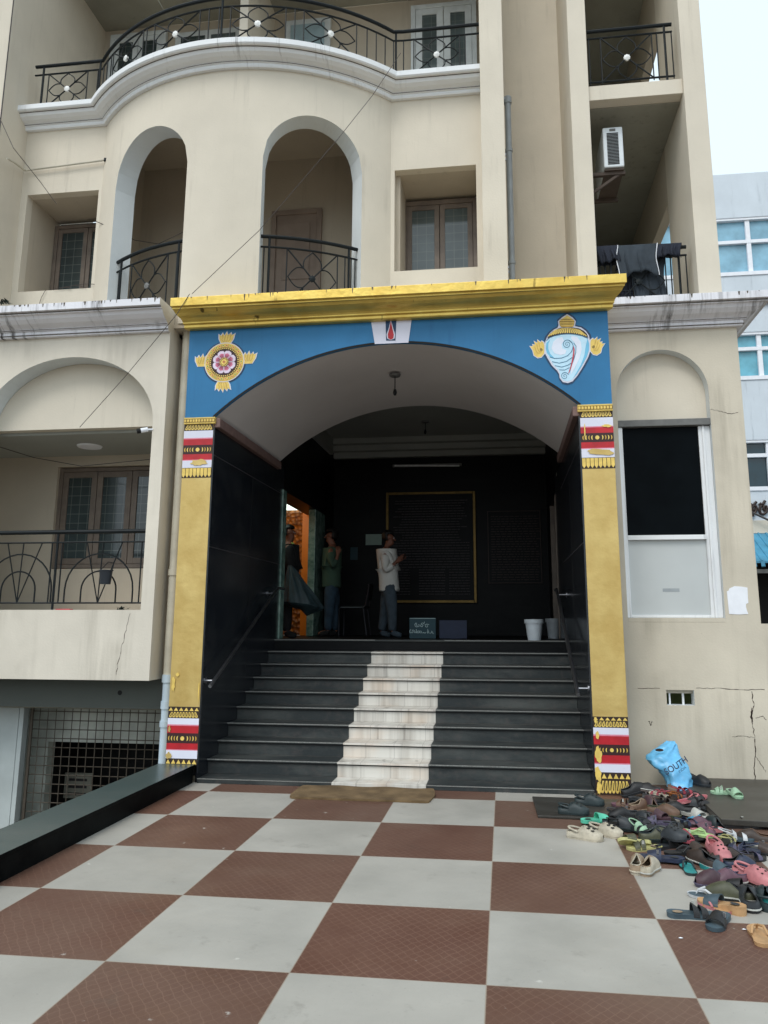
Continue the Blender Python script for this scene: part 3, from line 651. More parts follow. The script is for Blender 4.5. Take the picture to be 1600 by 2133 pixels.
# lit shrine room seen through the left door
rm = MB(); YR = 5.6
rm.box(-6.2, XL0+.019, YR, YR+.1, LZ, 4.3, 'carved'); rm.box(-6.3, -6.2, 2.3, YR, LZ, 4.3, 'orange'); rm.box(-6.2, XL0+.02, 2.3, 2.4, LZ, 4.3, 'orange'); rm.box(-6.2, XL0, 2.3, YR, 4.1, 4.2, 'vault')
rm.box(-6.2, XL1, 2.4, YR, LZ-.1, LZ-.003, 'granite_in')
xa, _ = xz(630, 1100, YR-.35); xb, _ = xz(652, 1100, YR-.35); rm.box(xa, XL0+.24, YR-.35, YR-.001, LZ, 3.62, 'orange')
rm.build('shrine_room', B)
lp = MB(); xa, za = xz(603, 1042, YR-.01); xb, zb = xz(640, 1062, YR-.01); lp.box(xa-.5, xb+.2, YR-.06, YR-.002, zb, za+.1, 'lampglow'); lp.build('lit_panel', B)
pl_ = bpy.data.lights.new('shrine_lamp', 'POINT'); pl_.energy = 7; pl_.color = (1, .62, .28); pl_.shadow_soft_size = .15
po = bpy.data.objects.new('shrine_lamp', pl_); COL.objects.link(po); po.location = (-3.9, 4.55, 3.5); po.parent = B
pl2 = bpy.data.lights.new('shrine_lamp', 'POINT'); pl2.energy = 10; pl2.color = (.72, 1, .92); pl2.shadow_soft_size = .1
po2 = bpy.data.objects.new('shrine_lamp', pl2); COL.objects.link(po2); po2.location = (-3.5, 3.1, 3.7); po2.parent = B

# --- painted emblems on the spandrel
def wheel():
    b = MB(); c = xz(468, 755); px = lambda r: r/1594*8.45      # px radius to metres
    y = -.003
    fl = [(468, 712, 0), (510, 748, -1), (468, 798, 2), (427, 748, 1)]
    b.disc(c, px(46), y, 'blue_dk', 40)
    def flame(cx_, cz_, up, lean, s_):
        # lotus-like flame: five tongues sharing a round base, up=+1/-1
        n = 5; pts = []
        for i in range(n):
            t = (i/(n-1))*2-1
            pts.append((cx_+s_*(t*1.0+lean*.3), cz_+up*s_*(.25+.25*abs(t)))) if i == 0 else None
            pts.append((cx_+s_*(t*1.12+.10), cz_+up*s_*(1.55-.35*abs(t))))
            if i < n-1: pts.append((cx_+s_*(t+.28), cz_+up*s_*(.98)))
        pts.append((cx_+s_*1.05, cz_+up*s_*.4)); pts.append((cx_+s_*.6, cz_-up*s_*.35)); pts.append((cx_-s_*.6, cz_-up*s_*.35))
        b.flat([((p[0]-cx_)*1.16+cx_, (p[1]-cz_)*1.12+cz_) for p in pts], y-.0015, 'pwhite'); b.flat(pts, y-.003, 'pyellow')
        for i in range(4):
            t = (i/3)*2-1; b.ribbon([(cx_+s_*t*.30, cz_+up*0), (cx_+s_*t*.62, cz_+up*s_*.4), (cx_+s_*(t*.55+.08), cz_+up*s_*.8), (cx_+s_*(t*.72+.14), cz_+up*s_*1.15)], s_*.09, y-.0045, 'pgold2')
    S_ = px(14.5)
    flame(c[0]+px(1), c[1]+px(44), 1, 0, S_); flame(c[0]-px(2), c[1]-px(42), -1, 0, S_*.95)
    flame(c[0]-px(49), c[1]-px(2), 1, 0, S_*.95); flame(c[0]+px(51), c[1]-px(0), 1, 0, S_*.95)
    b.disc(c, px(43), y-.005, 'pwhite', 40); b.disc(c, px(41.5), y-.0065, 'pyellow', 40); b.disc(c, px(39.5), y-.008, 'pgold2', 40)
    for i in range(30):
        a = 2*PI*i/30; q = (c[0]+px(36.5)*math.cos(a), c[1]+px(36.5)*math.sin(a))
        b.disc(q, px(3.2), y-.0095, 'pyellow', 10); b.disc(q, px(1.5), y-.011, 'pred2' if i % 2 else 'pgreen', 8)
    b.disc(c, px(32), y-.0095, 'pbrown', 36)
    for i in range(44):
        a = 2*PI*i/44; b.disc((c[0]+px(30)*math.cos(a), c[1]+px(30)*math.sin(a)), px(1.5), y-.011, 'pyellow', 6)
    b.disc(c, px(27.5), y-.011, 'pdark', 36)
    for i in range(8):
        a = 2*PI*(i+.5)/8; u = (math.cos(a), math.sin(a)); v_ = (-u[1], u[0])
        P_ = lambda r, t: (c[0]+px(r)*u[0]+px(t)*v_[0], c[1]+px(r)*u[1]+px(t)*v_[1])
        b.flat([P_(7, -2.6), P_(20, -8), P_(23.5, -6.5), P_(26, 0), P_(23.5, 6.5), P_(20, 8), P_(7, 2.6)], y-.0125, 'ppetal')
        b.flat([P_(7, -2), P_(17, -5.6), P_(20, 0), P_(17, 5.6), P_(7, 2)], y-.014, 'ppink')
        for t in (-3, 0, 3): b.ribbon([P_(10, t*.6), P_(16, t)], px(.9), y-.0155, 'pdark')
    b.disc(c, px(10), y-.0155, 'pbrown', 24)
    for i in range(16):
        a = 2*PI*i/16; b.disc((c[0]+px(8.5)*math.cos(a), c[1]+px(8.5)*math.sin(a)), px(1.4), y-.017, 'pyellow', 6)
    b.disc(c, px(6.5), y-.017, 'pyellow', 20); b.disc(c, px(3.2), y-.0185, 'pgold2', 14); b.disc(c, px(1.6), y-.02, 'pred2', 10)
    b.build('wheel_emblem', sp)
wheel()
def conch():
    b = MB(); y = -.003
    Q = lambda X, Y: xz(1090+X/8, 640+Y/8)
    body = [(575, 345), (590, 300), (578, 240), (640, 180), (732, 118), (830, 180), (876, 240), (860, 320), (960, 340), (1040, 400), (1090, 470), (1118, 600), (1116, 720), (1080, 830), (1000, 980), (900, 1140), (820, 1235), (740, 1262), (660, 1245), (610, 1180), (600, 1110), (570, 1060), (480, 970), (420, 870), (365, 770), (352, 680), (370, 580), (400, 500), (450, 430), (510, 380)]
    cx_, cy_ = 735, 700
    b.flat([Q(cx_+(x-cx_)*1.10, cy_+(yy-cy_)*1.06) for x, yy in body], y, 'blue_dk')
    b.flat([Q(cx_+(x-cx_)*1.01, cy_+(yy-cy_)*1.005) for x, yy in body], y-.0015, 'pwhite')
    shell = [(385, 560), (440, 510), (520, 480), (640, 455), (740, 448), (860, 455), (980, 480), (1070, 520), (1098, 610), (1096, 715), (1062, 820), (985, 965), (890, 1120), (810, 1215), (740, 1240), (665, 1222), (625, 1175), (612, 1110), (590, 1050), (500, 960), (440, 860), (385, 765), (370, 680), (372, 610)]
    b.flat([Q(*p) for p in shell], y-.003, 'sky1')
    b.flat([Q(*p) for p in [(1070, 520), (1098, 610), (1096, 715), (1062, 820), (985, 965), (890, 1120), (830, 1190), (960, 960), (1020, 800), (1040, 660)]], y-.0045, 'sky3')
    b.flat([Q(*p) for p in [(385, 600), (375, 690), (395, 765), (450, 830), (520, 850), (450, 780), (415, 690), (420, 610), (450, 540)]], y-.0045, 'sky3')
    b.flat([Q(*p) for p in [(500, 580), (560, 520), (650, 500), (680, 560), (640, 620), (650, 690), (720, 720), (700, 780), (620, 800), (520, 770), (470, 690)]], y-.0045, 'sky2')
    b.flat([Q(*p) for p in [(800, 480), (900, 500), (960, 580), (975, 700), (940, 850), (860, 1010), (790, 1130), (800, 1000), (860, 850), (880, 700), (860, 600), (800, 530)]], y-.0045, 'sky2')
    ctl = [[(440, 830), (520, 856), (640, 850), (740, 810), (800, 750), (825, 690)], [(480, 910), (600, 935), (720, 905), (815, 840)], [(530, 975), (640, 1000), (740, 970), (800, 935)], [(600, 1045), (690, 1050), (770, 1010)],
           [(385, 560), (440, 510), (520, 480), (640, 455), (740, 448), (860, 455), (980, 480), (1070, 520)], [(825, 690), (830, 640), (810, 590), (760, 555)], [(840, 600), (880, 650), (875, 760), (830, 900), (770, 1080)]]
    for L_ in ctl: b.ribbon([Q(*p) for p in L_], .006, y-.006, 'sky4')
    for (sx, sy, r0, tn) in ((730, 620, 78, 2.2), (690, 1150, 66, 2.0)):
        pts = [Q(sx+r0*(1-t/40)*math.cos(-PI*.1-2*PI*tn*t/40), sy+r0*(1-t/40)*math.sin(-PI*.1-2*PI*tn*t/40)) for t in range(39)]
        b.ribbon(pts, .006, y-.006, 'sky4', .003)
    b.flat([Q(*p) for p in [(835, 640), (856, 700), (850, 800), (830, 900), (800, 1010), (760, 1110), (750, 1105), (790, 980), (815, 860), (830, 760)]], y-.0075, 'pred2')
    dome = [(400, 525), (430, 460), (500, 400), (580, 360), (610, 350), (840, 345), (930, 358), (1010, 400), (1060, 450), (1085, 515), (980, 470), (860, 450), (740, 442), (620, 450), (520, 475)]
    b.flat([Q(*p) for p in dome], y-.0075, 'pbrown')
    for i in range(17):
        t = (i+.5)/17*2-1; xt = 735+t*210; yt = 350+abs(t)**2*35; xb = 735+t*330; yb = 440+abs(t)**2*62
        b.flat([Q(xt-8, yt), Q(xt+8, yt), Q(xb+14, yb-14), Q(xb, yb), Q(xb-14, yb-14)], y-.009, 'pyellow')
    b.flat([Q(*p) for p in [(600, 235), (732, 140), (856, 235), (845, 300), (825, 335), (635, 338), (605, 300)]], y-.0075, 'pgold2')
    b.flat([Q(*p) for p in [(640, 200), (732, 140), (820, 200)]], y-.009, 'pyellow')
    for r_, (yy, x0_, x1_) in enumerate(((225, 615, 845), (265, 605, 850), (308, 630, 830))):
        b.ribbon([Q(x0_, yy-18), Q(x1_, yy-18)], .003, y-.0105, 'pbrown')
        for i in range(12):
            xx = x0_+(x1_-x0_)*(i+.5)/12; b.flat([Q(xx-7, yy-12), Q(xx+4, yy-12), Q(xx+7, yy+12), Q(xx-4, yy+12)], y-.0105, 'pyellow')
    for sgn, ox in ((1, 0), (-1, 1470)):
        dy = 0 if sgn == 1 else -45
        H = lambda X, Y: Q(ox+sgn*X if sgn == -1 else X, Y+dy)
        fl = [(350, 770), (300, 830), (240, 840), (180, 800), (160, 720), (115, 650), (165, 655), (158, 620), (200, 630), (180, 570), (235, 600), (235, 548), (285, 590), (300, 565), (340, 590), (352, 640)]
        b.flat([H(*(245+(x-245)*1.12, 700+(yy-700)*1.10)) for x, yy in fl], y-.001, 'pwhite'); b.flat([H(*p) for p in fl], y-.0025, 'pyellow')
        for L_ in ([(300, 760), (240, 770), (210, 720), (190, 660)], [(310, 740), (265, 740), (240, 690), (225, 620)], [(310, 710), (285, 690), (270, 640), (262, 600)]): b.ribbon([H(*p) for p in L_], .005, y-.004, 'pgold2')
        b.ribbon([H(300+26*(1-t/20)*math.cos(PI*.2*t), 705+26*(1-t/20)*math.sin(PI*.2*t)) for t in range(18)], .004, y-.004, 'pbrown')
    b.build('conch_emblem', sp)
conch()
kb = MB()
kb.flat([xz(773, 668), xz(858, 664), xz(851, 714), xz(781, 717)], -.006, 'pwhite')
kb.flat([xz(803.5, 668), xz(826, 668), xz(824, 710), xz(804.5, 710)], -.009, 'blue_dk')
td = [(814.5, 667), (818.5, 684), (822, 697), (821, 705), (814.5, 708.5), (808, 705), (807, 697), (811, 684)]
kb.flat([xz(814.5+(a-814.5)*1.2, 688+(b-688)*1.03) for a, b in td], -.0105, 'pwhite'); kb.flat([xz(814.5+(a-814.5)*.85, 689+(b-688)*.95) for a, b in td], -.012, 'pred')
kb.build('keystone_panel', sp)

# ------------------------------------------------------------------ left wing
LX = -3.53
lw = MB()
ell = [(-4.69+1.02*math.cos(R(a)), 3.74+.79*math.sin(R(a))) for a in range(0, 181, 6)]
hole = [(-3.67, 1.70)]+ell+[(-5.71, 1.70)]
lw.plate([(-8.6, .98), (LX, .98), (LX, 4.80), (-8.6, 4.80)], [hole], 0, .24, 'wall_left', 'reveal')
lw.box(LX-.02, LX-.0, .24, .5, .98, 5.0, 'wall_left')
lw.build('wing_wall', B)
ty = MB(); ty.plate([(-5.9, 3.755), (-3.55, 3.755), (-3.55, 4.7), (-5.9, 4.7)], [], .245, .36, 'wall'); ty.build('arch_tympanum', B)
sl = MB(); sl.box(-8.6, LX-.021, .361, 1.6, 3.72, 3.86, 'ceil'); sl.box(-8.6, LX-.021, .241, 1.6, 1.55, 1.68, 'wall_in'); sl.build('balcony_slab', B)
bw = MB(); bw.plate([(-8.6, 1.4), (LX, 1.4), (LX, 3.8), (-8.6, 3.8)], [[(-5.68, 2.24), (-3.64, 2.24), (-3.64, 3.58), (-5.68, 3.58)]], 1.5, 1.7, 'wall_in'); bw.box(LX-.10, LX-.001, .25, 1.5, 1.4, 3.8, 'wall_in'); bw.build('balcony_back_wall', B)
window(B, -5.68, -3.65, 2.25, 3.57, 1.55, 4, 'wood', 'glass', .05, sw=.075)
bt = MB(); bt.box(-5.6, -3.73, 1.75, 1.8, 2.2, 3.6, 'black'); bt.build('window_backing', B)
lt = MB(); lt.lathe((-4.94, .95, 3.72), [(0, -.02), (.14, -.02), (.15, -.005), (.15, .0)], 'paper', 24); lt.build('round_ceiling_lamp', B)
profw = [(0, 4.77), (.05, 4.77), (.06, 4.80), (.06, 4.83), (.085, 4.835), (.085, 4.85), (.11, 4.865), (.16, 4.885), (.21, 4.92), (.235, 4.955), (.265, 4.955), (.265, 4.975), (.30, 4.98), (.30, 5.06), (0, 5.06)]
lc = MB(); lc.sweep([(-8.6, 0), (LX+.0, 0)], profw, 'white2', caps=(True, False)); lc = lc.build('wing_cornice', B, .003)
def cornice_shade_and_drips(parent, path, lines, drips, x0, x1, y, ztop, seed):
    rnd = random.Random(seed); b = MB()
    for d, z in lines: b.sweep(path, [(d-.004, z-.004), (d+.002, z-.004), (d+.002, z+.004), (d-.004, z+.004)], 'grime_shade')  # dark strips paint the shade of the profile creases
    for i in range(drips):
        x = rnd.uniform(x0, x1); l = rnd.uniform(.008, .045); ww = rnd.uniform(.003, .012)
        b.flat([(x-ww, ztop), (x+ww, ztop), (x+ww*.4, ztop-l), (x-ww*.4, ztop-l*1.1)], y, 'grime_shade')
    return b.build('crease_shade_and_drips', parent)
cornice_shade_and_drips(lc, [(-8.6, 0), (LX-.002, 0)], ((.27, 4.968), (.084, 4.842), (.062, 4.79)), 34, -6, LX, -.3015, 5.058, 31)
ec = MB(); ec.add([(LX+.001, -d, z) for d, z in profw], [tuple(range(len(profw)))], 'wall'); ec.box(LX-.2, LX, .0, .8, 4.80, 5.05, 'wall'); ec.build('cornice_end', B)
# fan pattern railing of the left balcony
fr_ = MB(); Y_ = .10; G = lambda x, z: (x, Y_, z)
ztop, zmid, zbot = 2.545, 2.43, 1.775
xr = -3.69
fr_.tube([G(-6.6, zmid), G(xr, zmid)], .010, 'rail', 6); fr_.tube([G(-6.6, zbot), G(xr, zbot)], .010, 'rail', 6)
for x in (xr, xr-.06): fr_.tube([G(x, 1.70 if x == xr else zbot), G(x, zmid)], .008, 'rail', 5)
pc = (203, 35, -133)
for i, pxx in enumerate(pc):
    xc = aty(pxx, 1252, Y_).x
    ro, ri = .39, .20
    for r_, hz in ((ro, .53), (ri, .34)):
        fr_.tube([G(xc-r_, zbot)]+[G(xc-r_*math.cos(R(a)), zbot+hz-r_+r_*math.sin(R(a))) for a in range(0, 181, 12)]+[G(xc+r_, zbot)], .009, 'rail', 5)
    for t in (-.17, .02, .24): fr_.tube([G(xc, zbot), G(xc+t, zmid)], .007, 'rail', 5)
    xp = xc-.455
    for x in (xp, xp-.06, xp-.12): fr_.tube([G(x, 1.66 if x == xp-.06 else zbot), G(x, zmid if x != xp-.06 else ztop)], .013 if x == xp-.06 else .008, 'rail', 6)
fo = fr_.build('railing', B)
hb = MB(); hb.tube([G(-6.6, ztop), G(xr, ztop)], .024, 'rail', 8); hb.build('handrail', fo)
# basement under the wing
bm_ = MB(); bm_.box(-8.6, -3.45, .35, .75, .66, 1.3, 'basement'); bm_.box(-8.6, -3.45, .76, 1.0, .60, .66, 'dark_soffit'); bm_.box(-8.6, LX-.02, .24, 1.5, .985, 1.05, 'basement')
bm_.box(-3.45, XL0+.019, .45, .75, -1.1, 5.0, 'wall_low'); bm_.box(LX-.02, -3.45, .45, .75, .66, 5.0, 'wall_low'); bm_.build('basement_beam', B)
hm = MB(); hc_ = aty(250, 1443, .35); hm.lathe((0, 0, 0), [(0, 0), (.026, 0)], 'black', 14); hm.v = [(hc_.x+x, .346, hc_.z+y) for x, y, z in hm.v]; hm.build('drain_hole', B)
bw = MB()
xg0, _ = xz(85, 1620, 1.25)
bw.plate([(-8.6, -1.1), (-3.4, -1.1), (-3.4, .70), (-8.6, .70)], [[(-5.34, -1.0), (-3.42, -1.0), (-3.42, .16), (-5.34, .16)]], 1.25, 1.4, 'tile_bs'); bw.box(-5.6, -5.5, 1.4, 2.3, -1.1, .4, 'black'); bw.box(-5.5, -3.4, 1.4, 2.3, .2, .3, 'black'); bw.box(-5.5, -3.4, 2.3, 2.4, -1.1, .4, 'black'); bw.build('basement_wall', B)
nb = MB(); a = xz(143, 1615, 1.9); b_ = xz(181, 1655, 1.9); nb.box(a[0]-.05, b_[0]+.05, 1.9, 1.93, b_[1]-.05, a[1]+.03, 'dark_soffit')
for i in range(3):
    zq = a[1]-.05-i*.085
    nb.text(('VISITOR', 'PARKING', 'ONLY')[i], .07, 'letters_dim', lambda x, y, z, zq=zq: ((a[0]+b_[0])/2+x, 1.897-z, zq+y-.04), .001) if False else None
    nb.ribbon([(a[0]+.01, zq), (b_[0]-.01, zq)], .03, 1.895, 'letters_dim')
tag(nb.build('notice_board'), 'small dim notice board behind the rusty basement mesh', 'notice')
gm = MB(); yg = .90
x0g, x1g = -5.36, -3.45
for i in range(20): x = x0g+(x1g-x0g)*i/19; gm.tube([(x, yg, -1.09), (x, yg, .64)], .0055, 'mesh', 4, smooth=False)
for i in range(18): z = -1.05+i*.1; gm.tube([(x0g, yg+.012, z), (x1g, yg+.012, z)], .0055, 'mesh', 4, smooth=False)
gm.tube([(x0g, yg, -1.09), (x0g, yg, .64)], .02, 'mesh', 6)
tag(gm.build('wire_mesh_grille'), 'rusty square wire mesh grille closing the basement opening', 'grille')
gs = MB(); gs.box(-6.6, -5.46, .80, .84, -1.09, .63, 'gate_white'); gs.box(-5.455, -5.40, .80, .90, -1.09, .63, 'gate_white'); tag(gs.build('gate_sheet', None, .004), 'pale grey metal sheet gate left of the basement mesh', 'gate')

# ------------------------------------------------------------------ right wing
RY = .62; RX = 2.715
rw = MB()
ra_ = [(1.885+.487*math.cos(R(a)), 4.06+.487*math.sin(R(a))) for a in range(0, 181, 6)]
holeA = [(2.372, 1.62)]+ra_+[(1.398, 1.62)]
holeV = [(1.74, .757), (2.012, .757), (2.012, .907), (1.74, .907)]
rw.plate([(1.0, 0), (8, 0), (8, 1.573), (RX, 1.573), (RX, 4.82), (1.0, 4.82)], [holeA, holeV], RY, RY+.14, 'wall_low', 'reveal')
rw.box(RX-.2, RX-.001, RY+.141, 2.4, 1.4, 4.82, 'wall_low')
rw.build('wing_wall', B)
ty = MB(); ty.box(1.2, 2.6, RY+.141, RY+.25, 3.76, 4.7, 'wall'); ty.build('arch_tympanum', B)
wf = MB(); y0_, y1_ = RY+.03, RY+.135
wf.box(1.40, 1.445, y0_, y1_, 1.63, 3.68, 'white'); wf.box(2.25, 2.37, y0_+.03, y1_, 1.63, 3.68, 'white'); wf.box(2.285, 2.31, y0_+.012, y0_+.03, 1.63, 3.68, 'white')
wf.box(1.445, 2.25, y0_, y1_, 2.445, 2.495, 'white'); wf.box(1.445, 2.25, y0_+.02, y1_, 1.63, 1.66, 'white')
wf.box(1.40, 2.37, RY-.002, y1_, 1.585, 1.628, 'wall_low')
wo_ = wf.build('window', B, .004)
x_ = MB(); x_.box(1.445, 2.25, y0_+.05, y0_+.06, 2.496, 3.68, 'blueglass_dark'); x_.build('pane', wo_)
x_ = MB(); x_.box(1.445, 2.25, y0_+.045, y0_+.06, 1.661, 2.444, 'panel_white'); x_.box(1.78, 1.95, y0_+.043, y0_+.0449, 1.90, 1.935, 'pipe'); x_.build('frosted_panel', wo_)
x_ = MB(); x_.box(1.40, 2.372, RY+.012, RY+.138, 3.683, 3.758, 'shutter'); x_.build('shutter_box', wo_, .006)
vb = MB(); vb.box(1.6, 2.15, RY+.5, RY+.52, .6, 1.05, 'greenish'); vb.build('ventilator_backing', B)
vb = MB(); vb.box(1.74, 2.012, RY+.06, RY+.139, .87, .906, 'wall_low'); vb.box(1.775, 1.79, RY+.06, RY+.08, .757, .8701, 'white'); vb.box(1.905, 1.925, RY+.06, RY+.08, .757, .8701, 'white'); vb.build('ventilator', B)
rc = MB(); rc.sweep([(1.2, RY), (RX, RY), (RX, RY+1.6)], profw, 'white2'); rc = rc.build('wing_cornice', B, .003); cornice_shade_and_drips(rc, [(1.2, RY), (RX, RY), (RX, RY+1.6)], ((.27, 4.968), (.084, 4.842), (.062, 4.79)), 10, 1.4, RX+.2, RY-.3015, 5.058, 32)
rc = MB(); rc.box(1.2, RX, RY, 2.4, 4.83, 5.03, 'wall'); rc.build('balcony_floor', B)
# plaster ledge line, cracks
cr = MB(); rnd = random.Random(3)
def crack(pts, w_, y=RY-.0015):
    P_ = []
    for i in range(len(pts)-1):
        for t in range(6):
            k = t/6; P_.append((pts[i][0]*(1-k)+pts[i+1][0]*k+rnd.uniform(-1.6, 1.6), pts[i][1]*(1-k)+pts[i+1][1]*k+rnd.uniform(-1, 1)))
    Q = [xz(a, b, y) for a, b in P_]
    cr = MB()
    for i in range(len(Q)-1): cr.ribbon([Q[i], Q[i+1]], w_*rnd.uniform(.4, 1.5), y, 'pbrown')
    cr.build('plaster_crack', B)
crack([(1567, 1440), (1570, 1470), (1564, 1495), (1570, 1520), (1574, 1560), (1570, 1600), (1576, 1635)], .007)
crack([(1566, 1475), (1567, 1510)], .016); crack([(1570, 1536), (1545, 1533), (1520, 1536)], .004); crack([(1480, 852), (1500, 856), (1520, 862), (1540, 858)], .004)
crack([(1574, 1575), (1590, 1598), (1596, 1610)], .005); crack([(1352, 1502), (1356, 1512), (1359, 1500)], .006); crack([(1330, 1434), (1385, 1433)], .0035); crack([(1450, 1434), (1500, 1434), (1560, 1437), (1599, 1436)], .005)
crack([(1573, 1496), (1590, 1492), (1599, 1503)], .005)
crack([(270, 1277), (258, 1330), (248, 1370), (240, 1414)], .004, -.0015)
pn = MB(); rnd = random.Random(5)
op = [(1519, 1226), (1530, 1221), (1545, 1222), (1557, 1224), (1558, 1246), (1559, 1256), (1554, 1258), (1554, 1264), (1556, 1272), (1559, 1279), (1540, 1280), (1519, 1279), (1517, 1262), (1515, 1240), (1514, 1232), (1518, 1230)]
pn.plate([xz(a, b, RY) for a, b in op], [], RY-.004, RY-.001, 'paper'); tag(pn.build('paper_notice'), 'torn blank white paper pasted on the wall right of the frosted window', 'paper notice')

# ------------------------------------------------------------------ upper storeys
BX, BY, BR = -3.08, 2.72, 2.68
WY = .85; UZ0, UZ1 = 4.9, 8.13
AE = math.degrees(math.acos((BY-WY)/BR))
def cylp(th, r): return (BX+r*math.sin(R(th)), BY-r*math.cos(R(th)))
arches = ((-35.1, -8.6), (11.1, 36.8)); ASZ, AAZ = 6.93, 7.535
bwm = MB(); RI = BR-.26
TH = []
def seg(a, b, n): return [a+(b-a)*i/n for i in range(n)]
TH = seg(-AE, arches[0][0], 8)+seg(arches[0][0], arches[0][1], 30)+seg(arches[0][1], arches[1][0], 18)+seg(arches[1][0], arches[1][1], 30)+seg(arches[1][1], AE, 8)+[AE]
def atop(th, ar):
    c = (ar[0]+ar[1])/2; h = (ar[1]-ar[0])/2; return ASZ+(AAZ-ASZ)*math.sqrt(max(0, 1-((th-c)/h)**2))
for i in range(len(TH)-1):
    a, b = TH[i], TH[i+1]; mid = (a+b)/2; ar = next((q for q in arches if q[0] < mid < q[1]), None)
    za = atop(a, ar) if ar else UZ0; zb = atop(b, ar) if ar else UZ0
    for r_ in (BR, RI):
        p, q = cylp(a, r_), cylp(b, r_)
        bwm.add([(p[0], p[1], za), (q[0], q[1], zb), (q[0], q[1], UZ1), (p[0], p[1], UZ1)], [(0, 1, 2, 3)], 'wall' if r_ == BR else 'wall_in')
    if ar:
        p, q, p2, q2 = cylp(a, BR), cylp(b, BR), cylp(a, RI), cylp(b, RI)
        bwm.add([(p[0], p[1], za), (q[0], q[1], zb), (q2[0], q2[1], zb), (p2[0], p2[1], za)], [(0, 1, 2, 3)], 'reveal')
for ar in arches:
    for t in ar:
        p, q = cylp(t, BR), cylp(t, RI)
        bwm.add([(p[0], p[1], UZ0), (q[0], q[1], UZ0), (q[0], q[1], ASZ), (p[0], p[1], ASZ)], [(0, 1, 2, 3)], 'reveal')
bwm.build('curved_bay_wall', B)
XA, XB = BX-BR*math.sin(R(AE)), BX+BR*math.sin(R(AE))
fw = MB(); fw.plate([(-6.14, UZ0), (XA, UZ0), (XA, UZ1), (-6.14, UZ1)], [[(-6.05, 5.775), (-5.04, 5.775), (-5.04, 7.15), (-6.05, 7.15)]], WY, WY+.12, 'wall'); fw.build('flat_facade_wall', B); fw = MB()
fw.plate([(XB, UZ0), (-.03, UZ0), (-.03, UZ1), (XB, UZ1)], [[(-1.115, 5.765), (-.105, 5.765), (-.105, 7.115), (-1.115, 7.115)]], WY, WY+.12, 'wall'); fw.build('flat_facade_wall', B)
# window recesses
for x0, x1, z0, z1 in ((-6.05, -5.04, 5.775, 7.15), (-1.115, -.105, 5.765, 7.115)):
    rcs = MB(); rcs.box(x0-.1, x0, WY+.121, 1.62, z0-.1, z1+.1, 'wall_in'); rcs.box(x1, x1+.1, WY+.121, 1.62, z0-.1, z1+.1, 'wall_in')
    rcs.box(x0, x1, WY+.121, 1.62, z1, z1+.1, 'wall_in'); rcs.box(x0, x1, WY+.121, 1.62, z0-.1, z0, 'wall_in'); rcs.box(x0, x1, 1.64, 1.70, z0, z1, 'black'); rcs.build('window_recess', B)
window(B, -6.04, -5.05, 5.78, 7.06, 1.50, 2, 'wood', 'glass', .05, sw=.06)
window(B, -1.105, -.115, 5.77, 7.06, 1.50, 2, 'wood', 'glass2', .06, sw=.065)
# room behind the arches
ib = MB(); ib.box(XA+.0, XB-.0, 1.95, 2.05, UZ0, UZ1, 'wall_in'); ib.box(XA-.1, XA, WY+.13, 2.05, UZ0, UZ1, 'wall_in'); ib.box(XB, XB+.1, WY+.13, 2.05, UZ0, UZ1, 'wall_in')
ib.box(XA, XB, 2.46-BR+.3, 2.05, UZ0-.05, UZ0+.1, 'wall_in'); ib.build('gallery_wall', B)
sb_ = MB()
sp_pts = [cylp(t, BR-.02) for t in TH]
sb_.add([(p[0], p[1], UZ1-.02) for p in sp_pts]+[(XB, 2.6, UZ1-.02), (XA, 2.6, UZ1-.02)], [tuple(range(len(sp_pts)+2))], 'wall_in')
sb_.add([(p[0], p[1], UZ1+.15) for p in sp_pts]+[(XB, 2.6, UZ1+.15), (XA, 2.6, UZ1+.15)], [tuple(range(len(sp_pts)+2))], 'wall')
sb_.box(-6.14, XA, WY+.01, 2.6, UZ1-.02, UZ1+.15, 'wall'); sb_.box(XB, -.03, WY+.01, 2.6, UZ1-.02, UZ1+.15, 'wall'); sb_.build('gallery_slab', B)
dr = MB(); d0 = xz(568, 440, 1.94); d1 = xz(672, 440, 1.94)
dr.box(d0[0], d0[0]+.07, 1.90, 1.949, UZ0+.1, 7.30, 'door'); dr.box(d1[0]-.07, d1[0], 1.90, 1.949, UZ0+.1, 7.30, 'door'); dr.box(d0[0]+.07, d1[0]-.07, 1.90, 1.949, 7.23, 7.30, 'door')
dr.box(d0[0]+.07, d1[0]-.07, 1.925, 1.949, UZ0+.1, 7.23, 'door')
for za, zb in ((5.2, 6.1), (6.25, 7.1)): dr.box(d0[0]+.17, d1[0]-.17, 1.912, 1.925, za, zb, 'door')
do = dr.build('door', B, .005); dk = MB(); dk.tube([(d0[0]+.12, 1.87, 6.02), (d0[0]+.12, 1.92, 6.02)], .02, 'black'); dk.build('handle', do)
# bay cornice
pc_ = [(0, 8.08), (.045, 8.08), (.055, 8.10), (.055, 8.125), (.075, 8.13), (.075, 8.145), (.095, 8.155), (.135, 8.165), (.18, 8.19), (.205, 8.23), (.235, 8.235), (.25, 8.25), (.25, 8.315), (0, 8.315)]
cpath = [(-6.14, WY)]+[cylp(-AE+2*AE*i/40, BR) for i in range(41)]+[(-.03, WY)]
bc = MB(); bc.sweep(cpath, pc_, 'white'); bc = bc.build('bay_cornice', B); cornice_shade_and_drips(bc, cpath, ((.208, 8.228), (.075, 8.137)), 0, 0, 1, 0, 8.3, 33)
